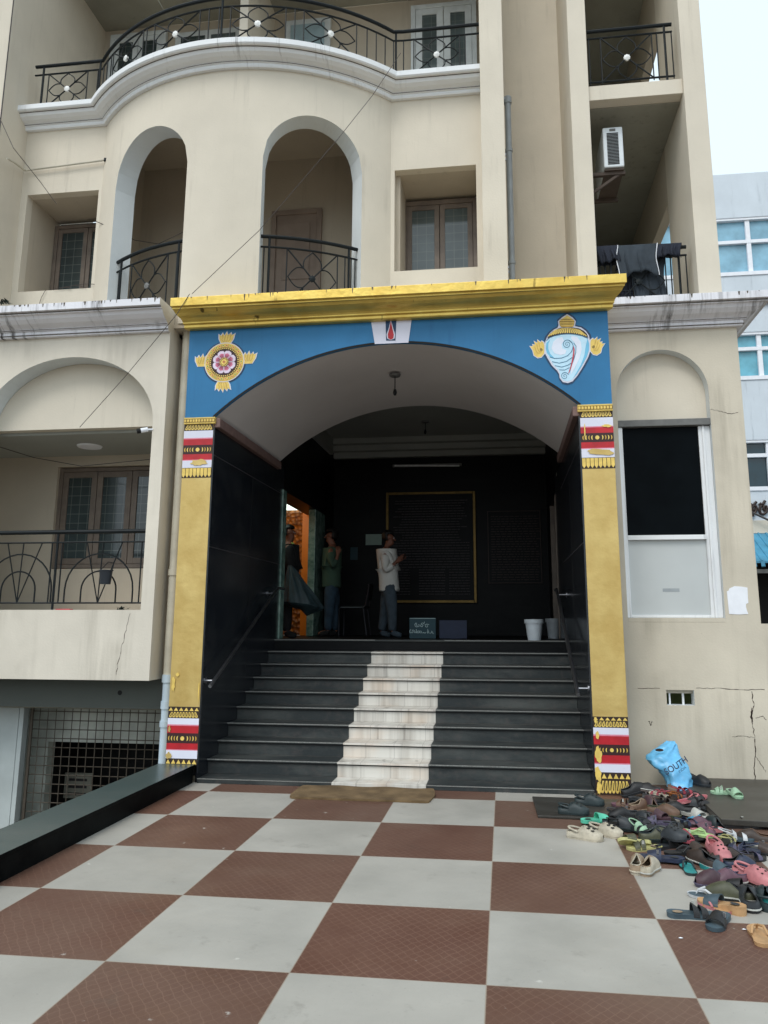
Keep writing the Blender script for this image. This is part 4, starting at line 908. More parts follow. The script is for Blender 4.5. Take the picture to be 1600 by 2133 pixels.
# railings
def bay_path(r, y_flat, x0, x1):
    ae = math.degrees(math.acos((BY-y_flat)/r)); xa, xb = BX-r*math.sin(R(ae)), BX+r*math.sin(R(ae)); la = xa-x0; lc_ = R(2*ae)*r; lb = x1-xb
    def P(u):
        if u < la: return (x0+u, y_flat)
        if u < la+lc_: return cylp(-ae+math.degrees((u-la)/r), r)
        return (xb+(u-la-lc_), y_flat)
    return P, la, lc_, lb
RF = .72
P, la, lc_, lb = bay_path(2.68+.13, RF, -6.02, -.03)
fls = [(la*.50, .28)]+[(la+lc_*t, .33) for t in (.165, .36, .60, .80)]+[(la+lc_+lb*.50, .29)]
bars = [u for u in [i*.13 for i in range(1, int((la+lc_+lb)/.13))] if all(abs(u-f[0]) > f[1]+.04 for f in fls)]
railing(B, P, la+lc_+lb, 8.315, 8.97, fls, bars, posts=(.12, la-.03, la+lc_+.02, la+lc_*.5), bottom=False)
for (t0, t1), fx in zip(arches, (-21, 24.5)):
    r_ = BR-.10; L_ = R(t1-t0)*r_
    fu = R(fx-t0)*r_
    bl = [.04, .10, L_-.16, L_-.08, L_-.03] if fx > 0 else [.06, L_-.13, L_-.05]
    railing(B, lambda u, t0=t0, r_=r_: cylp(t0+math.degrees(u/r_), r_), L_, 5.12, 5.975, [(fu, .30)], bl, 'rail' if fx > 0 else 'shutter', posts=(.10, L_-.11), bottom=True)
# upper balcony: back wall, doors, ceiling
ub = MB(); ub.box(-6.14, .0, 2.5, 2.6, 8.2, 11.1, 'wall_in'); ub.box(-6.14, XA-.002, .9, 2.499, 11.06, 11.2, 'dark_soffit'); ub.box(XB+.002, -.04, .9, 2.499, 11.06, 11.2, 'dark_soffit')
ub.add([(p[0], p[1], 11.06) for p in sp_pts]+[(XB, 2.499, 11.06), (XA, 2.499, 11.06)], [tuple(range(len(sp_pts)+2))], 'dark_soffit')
ub.build('upper_balcony_wall', B)
pw = MB(); a = xz(509, 20, 1.3); pw.box(a[0]-.06, a[0]+.06, 1.3, 2.5, 8.28, 11.06, 'wall'); pw.build('partition_wall', B)
window(B, -6.0, -5.05, 8.6, 10.92, 2.42, 2, 'wood_grey', 'glass', .07, sw=.08)
window(B, -1.10, -.10, 8.6, 10.90, 2.42, 2, 'wood_grey', 'glass2', .07, sw=.10)
dr = MB(); dr.box(-3.08, -2.36, 2.42, 2.499, 8.3, 10.85, 'wood_grey'); dr.box(-2.99, -2.45, 2.405, 2.42, 8.35, 10.75, 'door_blue')
for i in range(4): dr.box(-2.99+.03+i*.13, -2.99+.11+i*.13, 2.399, 2.405, 8.45, 10.65, 'door_blue')
dr.build('door', B, .004)
x_ = MB(); x_.box(-4.9, -3.8, 2.44, 2.5, 9.0, 10.85, 'wood_grey'); x_.box(-4.8, -4.4, 2.43, 2.44, 9.1, 10.75, 'glass'); x_.box(-4.3, -3.9, 2.43, 2.44, 9.1, 10.75, 'glass2'); x_.build('window', B)

# pilasters, recess, right balconies
pz = MB(); pz.box(-.03, .25, .55, 2.6, UZ0, 12.5, 'wall'); pz.build('pilaster', B, .004)
pz = MB(); pz.box(.25, 1.04, 1.86, 2.0, UZ0, 12.5, 'wall'); pz.build('recess_wall', B)
pz = MB(); pz.box(1.035, 1.25, .55, 2.3, UZ0, 12.5, 'wall'); pz.box(1.10, 1.24, 2.3, 4.4, UZ0, 12.5, 'dark_soffit'); pz.build('pilaster', B, .004)
X3 = 2.33
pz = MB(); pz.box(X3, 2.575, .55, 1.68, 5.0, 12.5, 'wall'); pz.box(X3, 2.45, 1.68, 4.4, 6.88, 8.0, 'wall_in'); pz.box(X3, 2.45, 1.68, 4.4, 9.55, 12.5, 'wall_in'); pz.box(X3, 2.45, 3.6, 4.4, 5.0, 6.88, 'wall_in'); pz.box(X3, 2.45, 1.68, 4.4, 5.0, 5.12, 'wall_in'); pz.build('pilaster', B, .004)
rb = MB(); rb.box(1.25, X3, .60, 4.4, 7.68, 7.87, 'wall'); rb.box(1.25, X3, .75, 4.4, 7.665, 7.679, 'dark_soffit'); rb.build('balcony_slab', B, .004)
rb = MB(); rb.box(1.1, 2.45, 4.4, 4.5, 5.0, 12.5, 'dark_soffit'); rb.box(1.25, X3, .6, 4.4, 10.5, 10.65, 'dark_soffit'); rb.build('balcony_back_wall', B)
Lr = X3-.06-1.27
railing(B, lambda u: (1.27+u, .66), Lr, 7.93, 8.66, [(.46, .30)], [Lr-.18, Lr-.09, Lr-.01, .02], posts=(Lr-.09,), gap=.10)
railing(B, lambda u: (1.27+u, .72), Lr, 5.08, 5.80, [(.46, .30)], [Lr-.18, Lr-.09, Lr-.01]+[.03+.06*i for i in range(3)], 'rail', posts=(Lr-.09,), gap=.10)
# far left pier and wall
pz = MB(); pz.box(-6.42, -6.14, .32, 2.6, 4.9, 12.5, 'wall'); pz.build('pilaster', B, .004)
pz = MB(); pz.plate([(-9, 4.9), (-6.42, 4.9), (-6.42, 12.5), (-9, 12.5)], [[(-7.6, 8.7), (-6.55, 8.7), (-6.55, 10.6), (-7.6, 10.6)]], 1.0, 1.2, 'wall'); pz.box(-7.7, -6.5, 1.3, 1.33, 8.6, 10.7, 'greenish'); pz.build('far_wall', B)

# ------------------------------------------------------------------ pipes, AC, camera, wires
def pipe_thing(name, label, cat, segs, group=None):   # segs: (points, radius, material, partname)
    t = thing(name, label, cat, segs[0][0][-1], group)
    for pts, r_, mt, nm in segs:
        b = MB(); b.tube(pts, r_, mt, 12); b.build(nm, t)
    return t
p0, p1, p2, p3 = aty(384, 655, .25), aty(357, 1190, .22), aty(349, 1420, .16), aty(336, 1592, .10)
px_ = -3.42; yb = .22
pipe_thing('drainpipe', 'cream painted drainpipe with pale blue lower end beside the left gold pillar', 'drainpipe', [
    ([(px_, yb, 5.0), (px_, yb, 1.0)], .055, 'pipe_cream', 'pipe'), ([(px_, yb, 1.0), (px_, yb, -1.1)], .052, 'pipe_blue', 'lower_pipe'),
    ([(px_, yb, 2.14), (px_, yb, 2.07)], .066, 'pipe_cream', 'collar'), ([(px_, yb, 1.03), (px_, yb, .95)], .064, 'pipe_blue', 'collar'), ([(px_, yb, .76), (px_, yb, .68)], .062, 'pipe_blue', 'collar'), ([(px_, yb, .56), (px_, yb, .50)], .062, 'pipe_blue', 'collar')])
xp = .31; yp = 1.2
t = pipe_thing('drainpipe', 'thin grey vertical pipe with elbow in the recess beside the upper pilaster', 'drainpipe', [
    ([(xp-.10, yp, 8.23), (xp-.02, yp, 8.23), (xp, yp, 8.20), (xp, yp, 5.0)], .038, 'pipe', 'pipe'), ([(xp, yp, 8.26), (xp, yp, 8.17)], .05, 'pipe', 'elbow'),
    ([(xp, yp, 7.52), (xp, yp, 7.48)], .047, 'pipe', 'collar'), ([(xp, yp, 5.98), (xp, yp, 5.94)], .047, 'pipe', 'collar')])
b = MB()
for z in (7.45, 7.38, 5.9, 5.84): b.box(.251, xp, yp-.01, yp+.01, z-.012, z+.012, 'steel')
b.build('bracket', t)
# air conditioner outdoor unit
t = thing('air_conditioner', 'white air conditioner unit on a rusty bracket in the right hand balcony', 'air conditioner', (1.54, .85, 6.9))
b = MB(); b.box(1.43, 1.665, .85, 1.62, 6.95, 7.48, 'acw'); cs = b.build('casing', t, .012)
b = MB()
for i in range(22): z = 6.985+i*.0193; b.box(1.475, 1.61, .844, .8495, z, z+.010, 'black')
b.box(1.51, 1.58, .844, .8495, 7.425, 7.455, 'shutter'); b.build('louvres', t)
b = MB(); b.box(1.25, 1.68, .90, .95, 6.88, 6.92, 'rust'); b.box(1.25, 1.68, 1.50, 1.55, 6.88, 6.92, 'rust'); b.box(1.44, 1.66, .87, 1.60, 6.921, 6.947, 'rust')
b.add([(1.25, .91, 6.62), (1.25, .94, 6.62), (1.62, .94, 6.88), (1.62, .91, 6.88), (1.25, .91, 6.66), (1.25, .94, 6.66), (1.57, .94, 6.88), (1.57, .91, 6.88)], [(0, 1, 2, 3), (4, 5, 6, 7), (0, 3, 7, 4), (1, 2, 6, 5)], 'rust'); b.build('bracket', t)
# security camera
c = aty(300, 896, -.06)
t = thing('security_camera', 'small white security camera with black front under the left arch', 'security camera', tuple(c))
b = MB(); d = Vector((-.75, -.45, -.25)).normalized(); b.tube([c-d*.04, c+d*.035], .026, 'paper', 10); b.build('housing', t); b = MB(); b.tube([c+d*.0352, c+d*.075], .027, 'black', 10); b.build('lens_hood', t)
b = MB(); b.tube([c-d*.03, (-3.72, -.01, c.z+.02), (-3.66, .0, c.z+.02)], .010, 'paper', 6); b.build('mount', t)
# pot on the balcony railing, leaves and rag on the ledge
c = aty(220, 1203, 0)
t = thing('hanging_pot', 'small black pot hanging outside the left balcony railing', 'pot', (c.x, .0, c.z-.07))
b = MB(); b.lathe((c.x, .0, c.z-.07), [(0, 0), (.055, 0), (.068, .14), (.076, .14), (.076, .15), (.064, .15), (.052, .01), (0, .01)], 'bucket_black', 18); b.build('pot', t)
b = MB(); b.tube([(c.x-.07, 0, c.z+.075), (c.x-.02, .07, c.z+.17), (c.x+.04, .085, c.z+.16), (c.x+.07, 0, c.z+.075)], .005, 'black', 5); b.build('hook', t)
rnd = random.Random(9)
def leafpile(name, label, cat, c, n, s_, mat):
    b = MB()
    for i in range(n):
        a = rnd.uniform(0, 2*PI); rr = rnd.uniform(0, s_); q = c+Vector((rr*math.cos(a), rr*.4*math.sin(a), rnd.uniform(.0, s_*.45))); u = Vector((rnd.uniform(-1, 1), rnd.uniform(-1, 1), rnd.uniform(-.4, .8))).normalized(); v = u.cross(Vector((0, 0, 1))).normalized()
        l = rnd.uniform(.02, .05); b.poly([q-u*l, q+v*l*.35, q+u*l, q-v*l*.35], mat)
    return tag(b.build(name), label, cat)
M['leafdk'] = plain('dark_moss_green', (34, 46, 36), .9)
leafpile('weed_clump', 'small dark weed growing on the white cornice at far left', 'weed', aty(8, 632, -.22)+Vector((0, 0, .0)), 26, .09, 'leafdk')
leafpile('dry_leaves', 'little dark heap of leaves on the ledge under the left balcony railing', 'leaves', Vector((-3.93, .10, 1.70)), 22, .08, 'leafdk')
b = MB(); c = aty(130, 1266, .05); b.box(c.x-.08, c.x+.09, .05, .11, 1.701, 1.712, 'pred'); tag(b.build('red_rag', None, .003), 'thin red rag lying on the left balcony ledge', 'rag')

def wire(label, pts, r_=.004, sag=0, n=10, mat='wire', name='cable'):
    b = MB(); P_ = []
    for i in range(len(pts)-1):
        a, c_ = Vector(pts[i]), Vector(pts[i+1])
        for t in range(n): k = t/n; q = a.lerp(c_, k); q.z -= sag*4*k*(1-k); P_.append(q)
    P_.append(Vector(pts[-1])); b.tube(P_, r_, mat, 5); return tag(b.build(name), label, 'cable')
wire('thin wire crossing diagonally from the curved balcony cornice down to the gold cornice', [aty(835, 110, .45), aty(775, 200, .2), aty(705, 288, -.05), aty(540, 480, -.15), aty(400, 612, -.3)], .0035)
wire('thin wire running diagonally down across the left arch from the gold cornice', [aty(395, 612, -.3), aty(368, 655, -.32), aty(262, 783, -.1), aty(166, 890, -.05)], .0035)
wire('sagging thin cable hanging inside the left balcony opening', [aty(-20, 925, .8), aty(70, 953, .8), aty(170, 971, .8), aty(312, 957, .8)], .005)
wire('slack cable running from the left pier across the square window to the left arch', [aty(-10, 225, .25), aty(28, 308, .25), aty(85, 380, .7), aty(118, 425, .8)], .0045)
wire('loose cable from the left window into the tall left arch', [aty(200, 461, .8), aty(240, 478, .6), aty(280, 500, 1.0), aty(330, 508, 1.2), aty(380, 484, .6)], .005)
wire('dark cable running down the edge of the far left pier', [(-6.145, .315, 12), (-6.15, .315, 9.4), (-6.145, .315, 7.35)], .008, n=3)
b = MB(); b.tube([aty(15, 330, .31), aty(30, 338, .5), aty(52, 355, .80), aty(52, 355, .80)+Vector((.02, 0, 0)), aty(220, 333, .80)], .014, 'pipe_cream', 8); c = aty(220, 333, .80); b.lathe((c.x, c.y, c.z-.02), [(0, 0), (.022, 0), (.022, .04), (0, .04)], 'rail', 10); tag(b.build('conduit'), 'thin horizontal conduit on the wall above the left square window', 'conduit')
b = MB()
for k in range(3):
    c = aty(130+k*22, 600, .83); rr = .10+.04*k; b.tube([(c.x+rr*math.cos(PI*t/10)*1.2, c.y-.0, c.z-.02+rr*.25*math.sin(PI*t/10)+.015*k) for t in range(11)], .004, 'wire', 4)
c = aty(95, 604, .83); b.tube([c, c+Vector((-.05, 0, -.10)), c+Vector((-.07, -.0, -.2)), c+Vector((-.03, -.05, -.3))], .004, 'wire', 4); tag(b.build('cable_coil'), 'loose coil of thin cable lying on the sill of the left square window', 'cable')

# ------------------------------------------------------------------ clothes drying on the right balcony
def cloth(label, xa, xb, drop_f, drop_b, mat, seed, y=.72, ztop=5.815, piping=None, mid=None):
    rnd = random.Random(seed); nx, nz = 22, 14; b = MB(); vs = []
    ph = [rnd.uniform(0, 6) for _ in range(4)]
    for i in range(nx+1):
        u = i/nx; x = xa+(xb-xa)*u
        for j in range(nz+1):
            v = j/nz; s = v*(drop_f+drop_b); hf = drop_b
            edge = .03*math.sin(7*u+ph[0])+.02*math.sin(17*u+ph[1])
            w_ = .012*math.sin(20*u+ph[2])+.008*math.sin(37*u+ph[3])
            if s < hf: z = ztop+.028-(hf-s); yy = y+.04+w_*(hf-s)/hf
            else: z = ztop+.028-(s-hf)*(1+edge*3*(s-hf)/max(drop_f, .01)); yy = y-.045-abs(w_)*(s-hf)/max(drop_f, .01)*2.4
            vs.append((x+.012*math.sin(9*v+ph[1]), yy, z))
    fs = [(i*(nz+1)+j, (i+1)*(nz+1)+j, (i+1)*(nz+1)+j+1, i*(nz+1)+j+1) for i in range(nx) for j in range(nz)]
    t = thing('draped_garment', label, 'garment', (xa, y, ztop), 'dark clothes drying on the right balcony railing')
    b.add(vs, fs, mat, True); o = b.build('fabric', t); so = o.modifiers.new('thick', 'SOLIDIFY'); so.thickness = .006
    if piping:
        for ii in piping:
            i = int(ii*nx); pb = MB(); pb.tube([Vector(vs[i*(nz+1)+j])+Vector((0, -.006, 0)) for j in range(4, nz+1)], .005, 'paper', 5); pb.build('piping', t)
    return t
cx = lambda px: aty(px, 520, .72).x
cloth('charcoal trousers with white piping hung over the middle of the balcony railing', cx(1284), cx(1366), .36, .2, 'cloth_char', 1, piping=(0, 1))
cloth('bunched black garment hung on the left end of the balcony railing', cx(1243), cx(1288), .20, .2, 'cloth_navy', 2)
cloth('short dark navy cloth hung at the right end of the balcony railing', cx(1368), cx(1417), .17, .15, 'cloth_navy', 3, piping=None)
cloth('long charcoal cloth hanging down behind the railing rosette', cx(1316), cx(1384), .66, .1, 'cloth_char', 4, y=.82, ztop=5.70)
cloth('dark shirt hem hanging low left of the railing rosette', cx(1288), cx(1318), .62, .1, 'cloth_navy', 6, y=.84, ztop=5.70)

# ------------------------------------------------------------------ things in the hall
t = thing('inscription_board', 'large dark engraved board with gilt frame on the back wall of the hall', 'board', (-1.18, 5.98, 1.9))
x0, z1 = xz(805, 1027, 5.98); x1, z0 = xz(994, 1256, 5.98)
b = MB(); b.box(x0+.04, x1-.04, 5.965, 5.995, z0+.04, z1-.04, 'granite_in'); pn = b.build('panel', t)
b = MB()
for r_ in ((x0, x0+.05, z0, z1), (x1-.05, x1, z0, z1), (x0+.05, x1-.05, z1-.045, z1), (x0+.05, x1-.05, z0, z0+.05)): b.box(r_[0], r_[1], 5.93, 5.995, r_[2], r_[3], 'gilt')
b.build('frame', t, .006)
b = MB(); rnd = random.Random(4); z = z1-.16
while z > z0+.15:
    a0, a1 = x0+.12, x1-.12
    if z < z0+.60: segs = [(a0, a0+.32), (a0+.48, a0+.95), (a0+1.02, a1)]
    elif z < z0+1.1: segs = [(a0, a1)]
    else: segs = [(a0+rnd.uniform(0, .2), a1-rnd.uniform(0, .25))]
    for sa, sb_ in segs:
        xx = sa
        while xx < sb_:
            wl = rnd.uniform(.03, .11); b.box(xx, min(xx+wl, sb_), 5.961, 5.9645, z-.008, z+.008, 'letters_dim'); xx += wl+.012
    z -= .048
b.build('engraved_lines', t)
t = thing('inscription_board', 'smaller dark engraved board on the hall wall right of the gilt framed board', 'board', (.33, 5.98, 2.2))
x0, z1 = xz(1015, 1065, 5.98); x1, z0 = xz(1130, 1215, 5.98)
b = MB(); b.box(x0, x1, 5.97, 5.995, z0, z1, 'granite_in'); b.build('panel', t)
b = MB()
for r_ in ((x0, x0+.015, z0, z1), (x1-.015, x1, z0, z1), (x0+.015, x1-.015, z1-.015, z1), (x0+.015, x1-.015, z0, z0+.015)): b.box(r_[0], r_[1], 5.955, 5.995, r_[2], r_[3], 'pbrown')
b.build('frame', t)
b = MB(); z = z1-.1
while z > z0+.06:
    xx = x0+.06
    while xx < x1-.08: wl = rnd.uniform(.03, .1); b.box(xx, xx+wl, 5.966, 5.9695, z-.006, z+.006, 'pbrown'); xx += wl+.02
    z -= .045
b.build('engraved_lines', t)
def sheet(name, label, cat, pa, pb, y, mat):
    a, c = xz(*pa, y), xz(*pb, y); b = MB(); b.box(a[0], c[0], y, y+.006, c[1], a[1], mat); return tag(b.build(name), label, cat)
sheet('paper_notice', 'pale notice sheet on the hall wall behind the man in the white shirt', 'paper notice', (762, 1113), (795, 1135), 5.985, 'paper_g')
sheet('paper_notice', 'dim notice sheet on the hall wall between the two standing men', 'paper notice', (730, 1140), (745, 1166), 5.985, 'teal')
t = thing('tube_light', 'unlit tube light high on the back wall of the hall', 'tube light', (-1.2, 5.9, 4.38))
b = MB(); a, c = aty(822, 970, 5.9), aty(957, 970, 5.9); b.tube([a, c], .016, 'flower', 8); b.build('tube', t); b = MB(); b.box(a.x-.04, c.x+.04, 5.92, 5.995, a.z-.02, a.z+.025, 'shutter'); b.build('batten', t)
def holder(label, p, q):
    t = thing('pendant_lamp', label, 'lamp', tuple(q)); b = MB(); b.lathe((p.x, p.y, p.z-.02), [(0, 0), (.06, 0), (.07, .025), (0, .025)], 'shutter', 16); b.build('ceiling_rose', t)
    b = MB(); b.tube([p, q+Vector((0, 0, .03))], .006, 'black', 5); b.build('stem', t); b = MB(); b.lathe((q.x, q.y, q.z-.03), [(0, -.03), (.016, -.02), (.024, .01), (.014, .05), (0, .06)], 'black', 12); b.build('bulb_holder', t)
p = atz(823, 781, 4.49); holder('small dark bulb holder hanging from the front of the grey vault', p, Vector((p.x, p.y, p.z-.20)))
p = atz(886, 878, 4.855); holder('small dark bulb holder hanging from the hall ceiling behind the vault', p, Vector((p.x, p.y, p.z-.16)))
# boards on the landing
t = thing('sign_board', 'dark teal sign board with white hand painted letters standing on the landing', 'sign', (-1.0, 3.4, LZ))
a, c = xz(853, 1287, 3.4), xz(908, 1330, 3.4); b = MB(); b.box(a[0], c[0], 3.40, 3.43, LZ, a[1]+.0, 'teal'); b.build('board', t, .003)
b = MB(); b.box(a[0]+.005, c[0]-.005, 3.396, 3.3995, a[1]-.012, a[1]-.004, 'chalk')
cxm = (a[0]+c[0])/2
GL = [[(545, 420), (480, 410), (440, 470), (450, 540), (500, 590), (560, 590), (590, 530)], [(500, 460), (540, 500), (520, 550)], [(600, 480), (640, 470), (650, 560), (605, 590), (590, 540)],
      [(790, 400), (740, 440), (730, 470), (790, 470), (830, 520), (800, 580), (740, 580), (710, 540), (730, 490)], [(800, 400), (850, 420), (885, 460)], [(880, 340), (905, 370), (870, 420)],
      [(920, 500), (1000, 460), (1120, 480)], [(950, 520), (940, 570), (980, 600), (1040, 590), (1060, 540), (1020, 520)],
      [(240, 710), (200, 770), (200, 850), (240, 880), (280, 830), (310, 880), (350, 830), (340, 750), (290, 740)], [(340, 740), (390, 750)], [(420, 750), (400, 860), (450, 880), (460, 800), (490, 870), (530, 880), (520, 790), (500, 740), (520, 700)],
      [(560, 780), (550, 870), (600, 880), (640, 860), (630, 790), (600, 770)], [(680, 770), (660, 860), (720, 880), (760, 870), (750, 800), (700, 790)], [(800, 880), (860, 860), (930, 890), (960, 850)],
      [(1040, 700), (1070, 740), (1040, 800), (1030, 860), (1060, 900)], [(1100, 780), (1090, 860), (1140, 890)], [(1180, 900), (1240, 850), (1260, 800), (1220, 790)], [(1290, 830), (1290, 900), (1340, 915)]]
for L_ in GL: b.ribbon([xz(845+p/22.86, 1280+q/22.86, 3.396) for p, q in L_], .0085, 3.3965, 'chalk')
b.build('lettering', t)
b = MB(); a, c = xz(915, 1292, 3.5), xz(973, 1330, 3.5); b.box(a[0], c[0], 3.50, 3.53, LZ, a[1], 'navyb'); tag(b.build('plain_board', None, .003), 'plain dark navy board standing beside the teal sign board', 'board')
def bucket(label, px, y, w_, h, mat):
    c = aty(px, 1320, y); t = thing('bucket', label, 'bucket', (c.x, y, LZ)); o = (c.x, y, LZ)
    b = MB(); b.lathe(o, [(0, 0), (w_*.38, 0), (w_*.5, h*.86), (w_*.5, h)], mat, 24); b.build('pail', t)
    b = MB(); b.lathe(o, [(w_*.5, h*.86), (w_*.56, h*.86), (w_*.56, h), (w_*.57, h+.015), (0, h+.02)], mat, 24); b.build('lid', t); return t
bucket('white plastic bucket with lid at the right end of the landing', 1113, 2.72, .225, .255, 'bucket_white')
bucket('dim grey bucket half hidden in the right doorway behind the white bucket', 1153, 3.9, .20, .27, 'pipe')
# hand rails
def handrail(label, a, c, wallx, group='steel handrails along the steps'):
    t = thing('handrail', label, 'handrail', a, group); a, c = Vector(a), Vector(c)
    b = MB(); b.tube([a, c, c+Vector((0, .28, .0))], .019, 'steel', 12); b.build('rail', t)
    for k in (.045, .93):
        p = a.lerp(c, k); b = MB(); b.tube([p, (wallx, p.y, p.z)], .010, 'steel', 8); sg_ = 1 if wallx > p.x else -1; b.tube([(wallx-sg_*.001, p.y, p.z), (wallx-sg_*.010, p.y, p.z)], .035, 'steel', 16); b.build('bracket', t)
handrail('steel handrail on the left granite wall of the steps', (-2.86, -.03, .935), (-2.86, 2.25, 2.02), XL1+.016)
handrail('steel handrail on the right granite wall of the steps', (.80, -.03, .905), (.80, 2.45, 2.0), XR0-.016)
# chair
def chair():
    t = thing('chair', 'dark chair with bright chrome frame behind the man in green', 'chair', (-2.35, 4.9, LZ))
    x0, x1, y0, y1 = -2.56, -2.12, 4.75, 5.15; r_ = .011
    for y in (y0, y1):
        b = MB(); b.tube([(x0, y, LZ), (x0, y, LZ+.44), (x0+.03, y, LZ+.46), (x1-.04, y, LZ+.46), (x1, y, LZ+.50), (x1+.05, y, LZ+.80), (x1+.045, y, LZ+.84)], r_, 'steel_dk', 8); b.tube([(x1-.04, y, LZ+.45), (x1+.02, y, LZ)], r_, 'steel_dk', 8); b.build('side_frame', t)
    b = MB(); b.box(x0-.01, x1, y0+.012, y1-.012, LZ+.45, LZ+.49, 'dark_clo'); b.build('seat', t, .01)
    b = MB(); b.hexa([(x1+.01, y0+.012, LZ+.58), (x1+.035, y0+.012, LZ+.58), (x1+.035, y1-.012, LZ+.58), (x1+.01, y1-.012, LZ+.58), (x1+.045, y0+.012, LZ+.85), (x1+.07, y0+.012, LZ+.85), (x1+.07, y1-.012, LZ+.85), (x1+.045, y1-.012, LZ+.85)], 'dark_clo'); b.build('backrest', t, .006)
chair()

# ------------------------------------------------------------------ forecourt things
b = MB(); pts = [atz(628, 1640, 0), atz(912, 1646, 0), atz(905, 1676, 0), atz(612, 1663, 0)]
x0, x1 = pts[0].x, pts[1].x-.01; y1, y0 = -.03, -.56
nx, ny = 26, 10; vs = []; rnd = random.Random(2)
for i in range(nx+1):
    for j in range(ny+1):
        u, v = i/nx, j/ny; cr_ = .022*max(0, (abs(u-.5)-.46)/.04)*max(0, (abs(v-.5)-.35)/.15)
        vs.append((x0+(x1-x0)*u-(.01*math.sin(v*9))*(u > .97)+(-cr_ if u > .5 else cr_), y0+(y1-y0)*v+.004*math.sin(u*11)*(v < .05)+(cr_ if v < .5 else -cr_), .020+.004*math.sin(u*17)*math.sin(v*5)))
k = len(vs); vs += [(a, c, .0015) for a, c, d in vs]
fs = [(i*(ny+1)+j, (i+1)*(ny+1)+j, (i+1)*(ny+1)+j+1, i*(ny+1)+j+1) for i in range(nx) for j in range(ny)]
rim = [i*(ny+1) for i in range(nx+1)]+[nx*(ny+1)+j for j in range(1, ny+1)]+[i*(ny+1)+ny for i in range(nx-1, -1, -1)]+[j for j in range(ny-1, 0, -1)]
fs += [(rim[i], rim[(i+1) % len(rim)], rim[(i+1) % len(rim)]+k, rim[i]+k) for i in range(len(rim))]
b.add(vs, fs, 'jute', True); tag(b.build('doormat'), 'long worn brown jute doormat at the foot of the white marble strip', 'doormat')
b = MB(); b.hexa([(.355, -.94, .002), (1.45, -.98, .002), (1.45, -.26, .002), (.335, -.24, .002), (.355, -.94, .022), (1.45, -.98, .022), (1.45, -.26, .022), (.335, -.24, .022)], 'slab'); tag(b.build('stone_slab', None, .004), 'thin dark stone slab on the floor in front of the right gold pillar', 'slab')
t = thing('stone_bench', 'raised grey granite slab against the right wall beside the slipper heap', 'slab', (2.2, -.3, 0))
b = MB(); b.hexa([(1.77, -1.06, .025), (3.4, -1.22, .025), (3.4, .60, .025), (1.79, .60, .025), (1.77, -1.06, .068), (3.4, -1.22, .068), (3.4, .60, .068), (1.79, .60, .068)], 'slab'); b.build('top', t, .004)
for yy in (-.9, .2): b = MB(); b.box(1.95, 3.3, yy, yy+.3, 0, .0249, 'earth'); b.build('support', t)

# blue shopping bag slumped on the wall
def bag():
    t = thing('plastic_bag', 'crumpled blue plastic carrier bag leaning on the wall behind the slippers', 'bag', (1.64, .2, 0))
    from mathutils import noise as nz_
    b = MB(); nu, nv = 44, 34; vs = []
    out = [(1350, 1590, 1372, 1548), ]
    # silhouette in photo pixels, bottom to top: left x, right x, y
    prof_ = [(1388, 1440, 1640), (1384, 1440, 1630), (1380, 1437, 1618), (1372, 1433, 1606), (1352, 1428, 1594), (1344, 1422, 1584), (1347, 1416, 1574), (1358, 1410, 1565), (1372, 1407, 1556), (1382, 1403, 1549), (1386, 1400, 1546)]
    for j in range(nv+1):
        f = j/nv*(len(prof_)-1); i0 = min(int(f), len(prof_)-2); k = f-i0
        l = prof_[i0][0]*(1-k)+prof_[i0+1][0]*k; r_ = prof_[i0][1]*(1-k)+prof_[i0+1][1]*k; yy = prof_[i0][2]*(1-k)+prof_[i0+1][2]*k
        yc = .28+.22*(j/nv); a, c = aty(l, yy, yc), aty(r_, yy, yc); w_ = (c.x-a.x)/2; z = max(.01, a.z+.02)
        dep = .13*(1-(j/nv))**.6+.012
        for i in range(nu):
            th = 2*PI*i/nu; q = Vector(((a.x+c.x)/2+w_*math.cos(th), yc-.06-dep*math.sin(th), z))
            nn = Vector((math.cos(th), -math.sin(th), 0)); d = nz_.fractal(q*13+Vector((3, 1, 2)), 1, 2.2, 4)*.020+.010*math.sin(th*5+j*.55); q += nn*d; q.z += .01*nz_.noise(q*20); q.z = max(q.z, .006)
            vs.append(q)
    fs = [(j*nu+i, j*nu+(i+1) % nu, (j+1)*nu+(i+1) % nu, (j+1)*nu+i) for j in range(nv) for i in range(nu)]+[tuple(range(nu)), tuple(nv*nu+i for i in range(nu))]
    b.add(vs, fs, 'bag_blue', True); b.build('bag_body', t)
    # print on the front of the bag
    b = MB(); cc = aty(1399, 1585, .22); ang = R(30)
    def fr(x, y, z, ox=0, oy=0):
        x += ox; y += oy; X = x*math.cos(ang)-y*math.sin(ang); Z = x*math.sin(ang)+y*math.cos(ang)
        return (cc.x+X, cc.y-.155+abs(X)*.25+Z*.30-z, cc.z+Z)
    b.text('SOUTH', .075, 'ink', lambda x, y, z: fr(x, y, z, .0, -.045), .001, bold=.001)
    b.text('INDIA', .032, 'ink', lambda x, y, z: fr(x, y, z, .03, -.085), .001)
    b.build('print', t)
    hd = MB(); cc2 = aty(1372, 1561, .30); hd.disc((cc2.x, cc2.z), .04, cc2.y-.04, 'pbrown', 14, .014); hd.build('handle_hole', t)
bag()

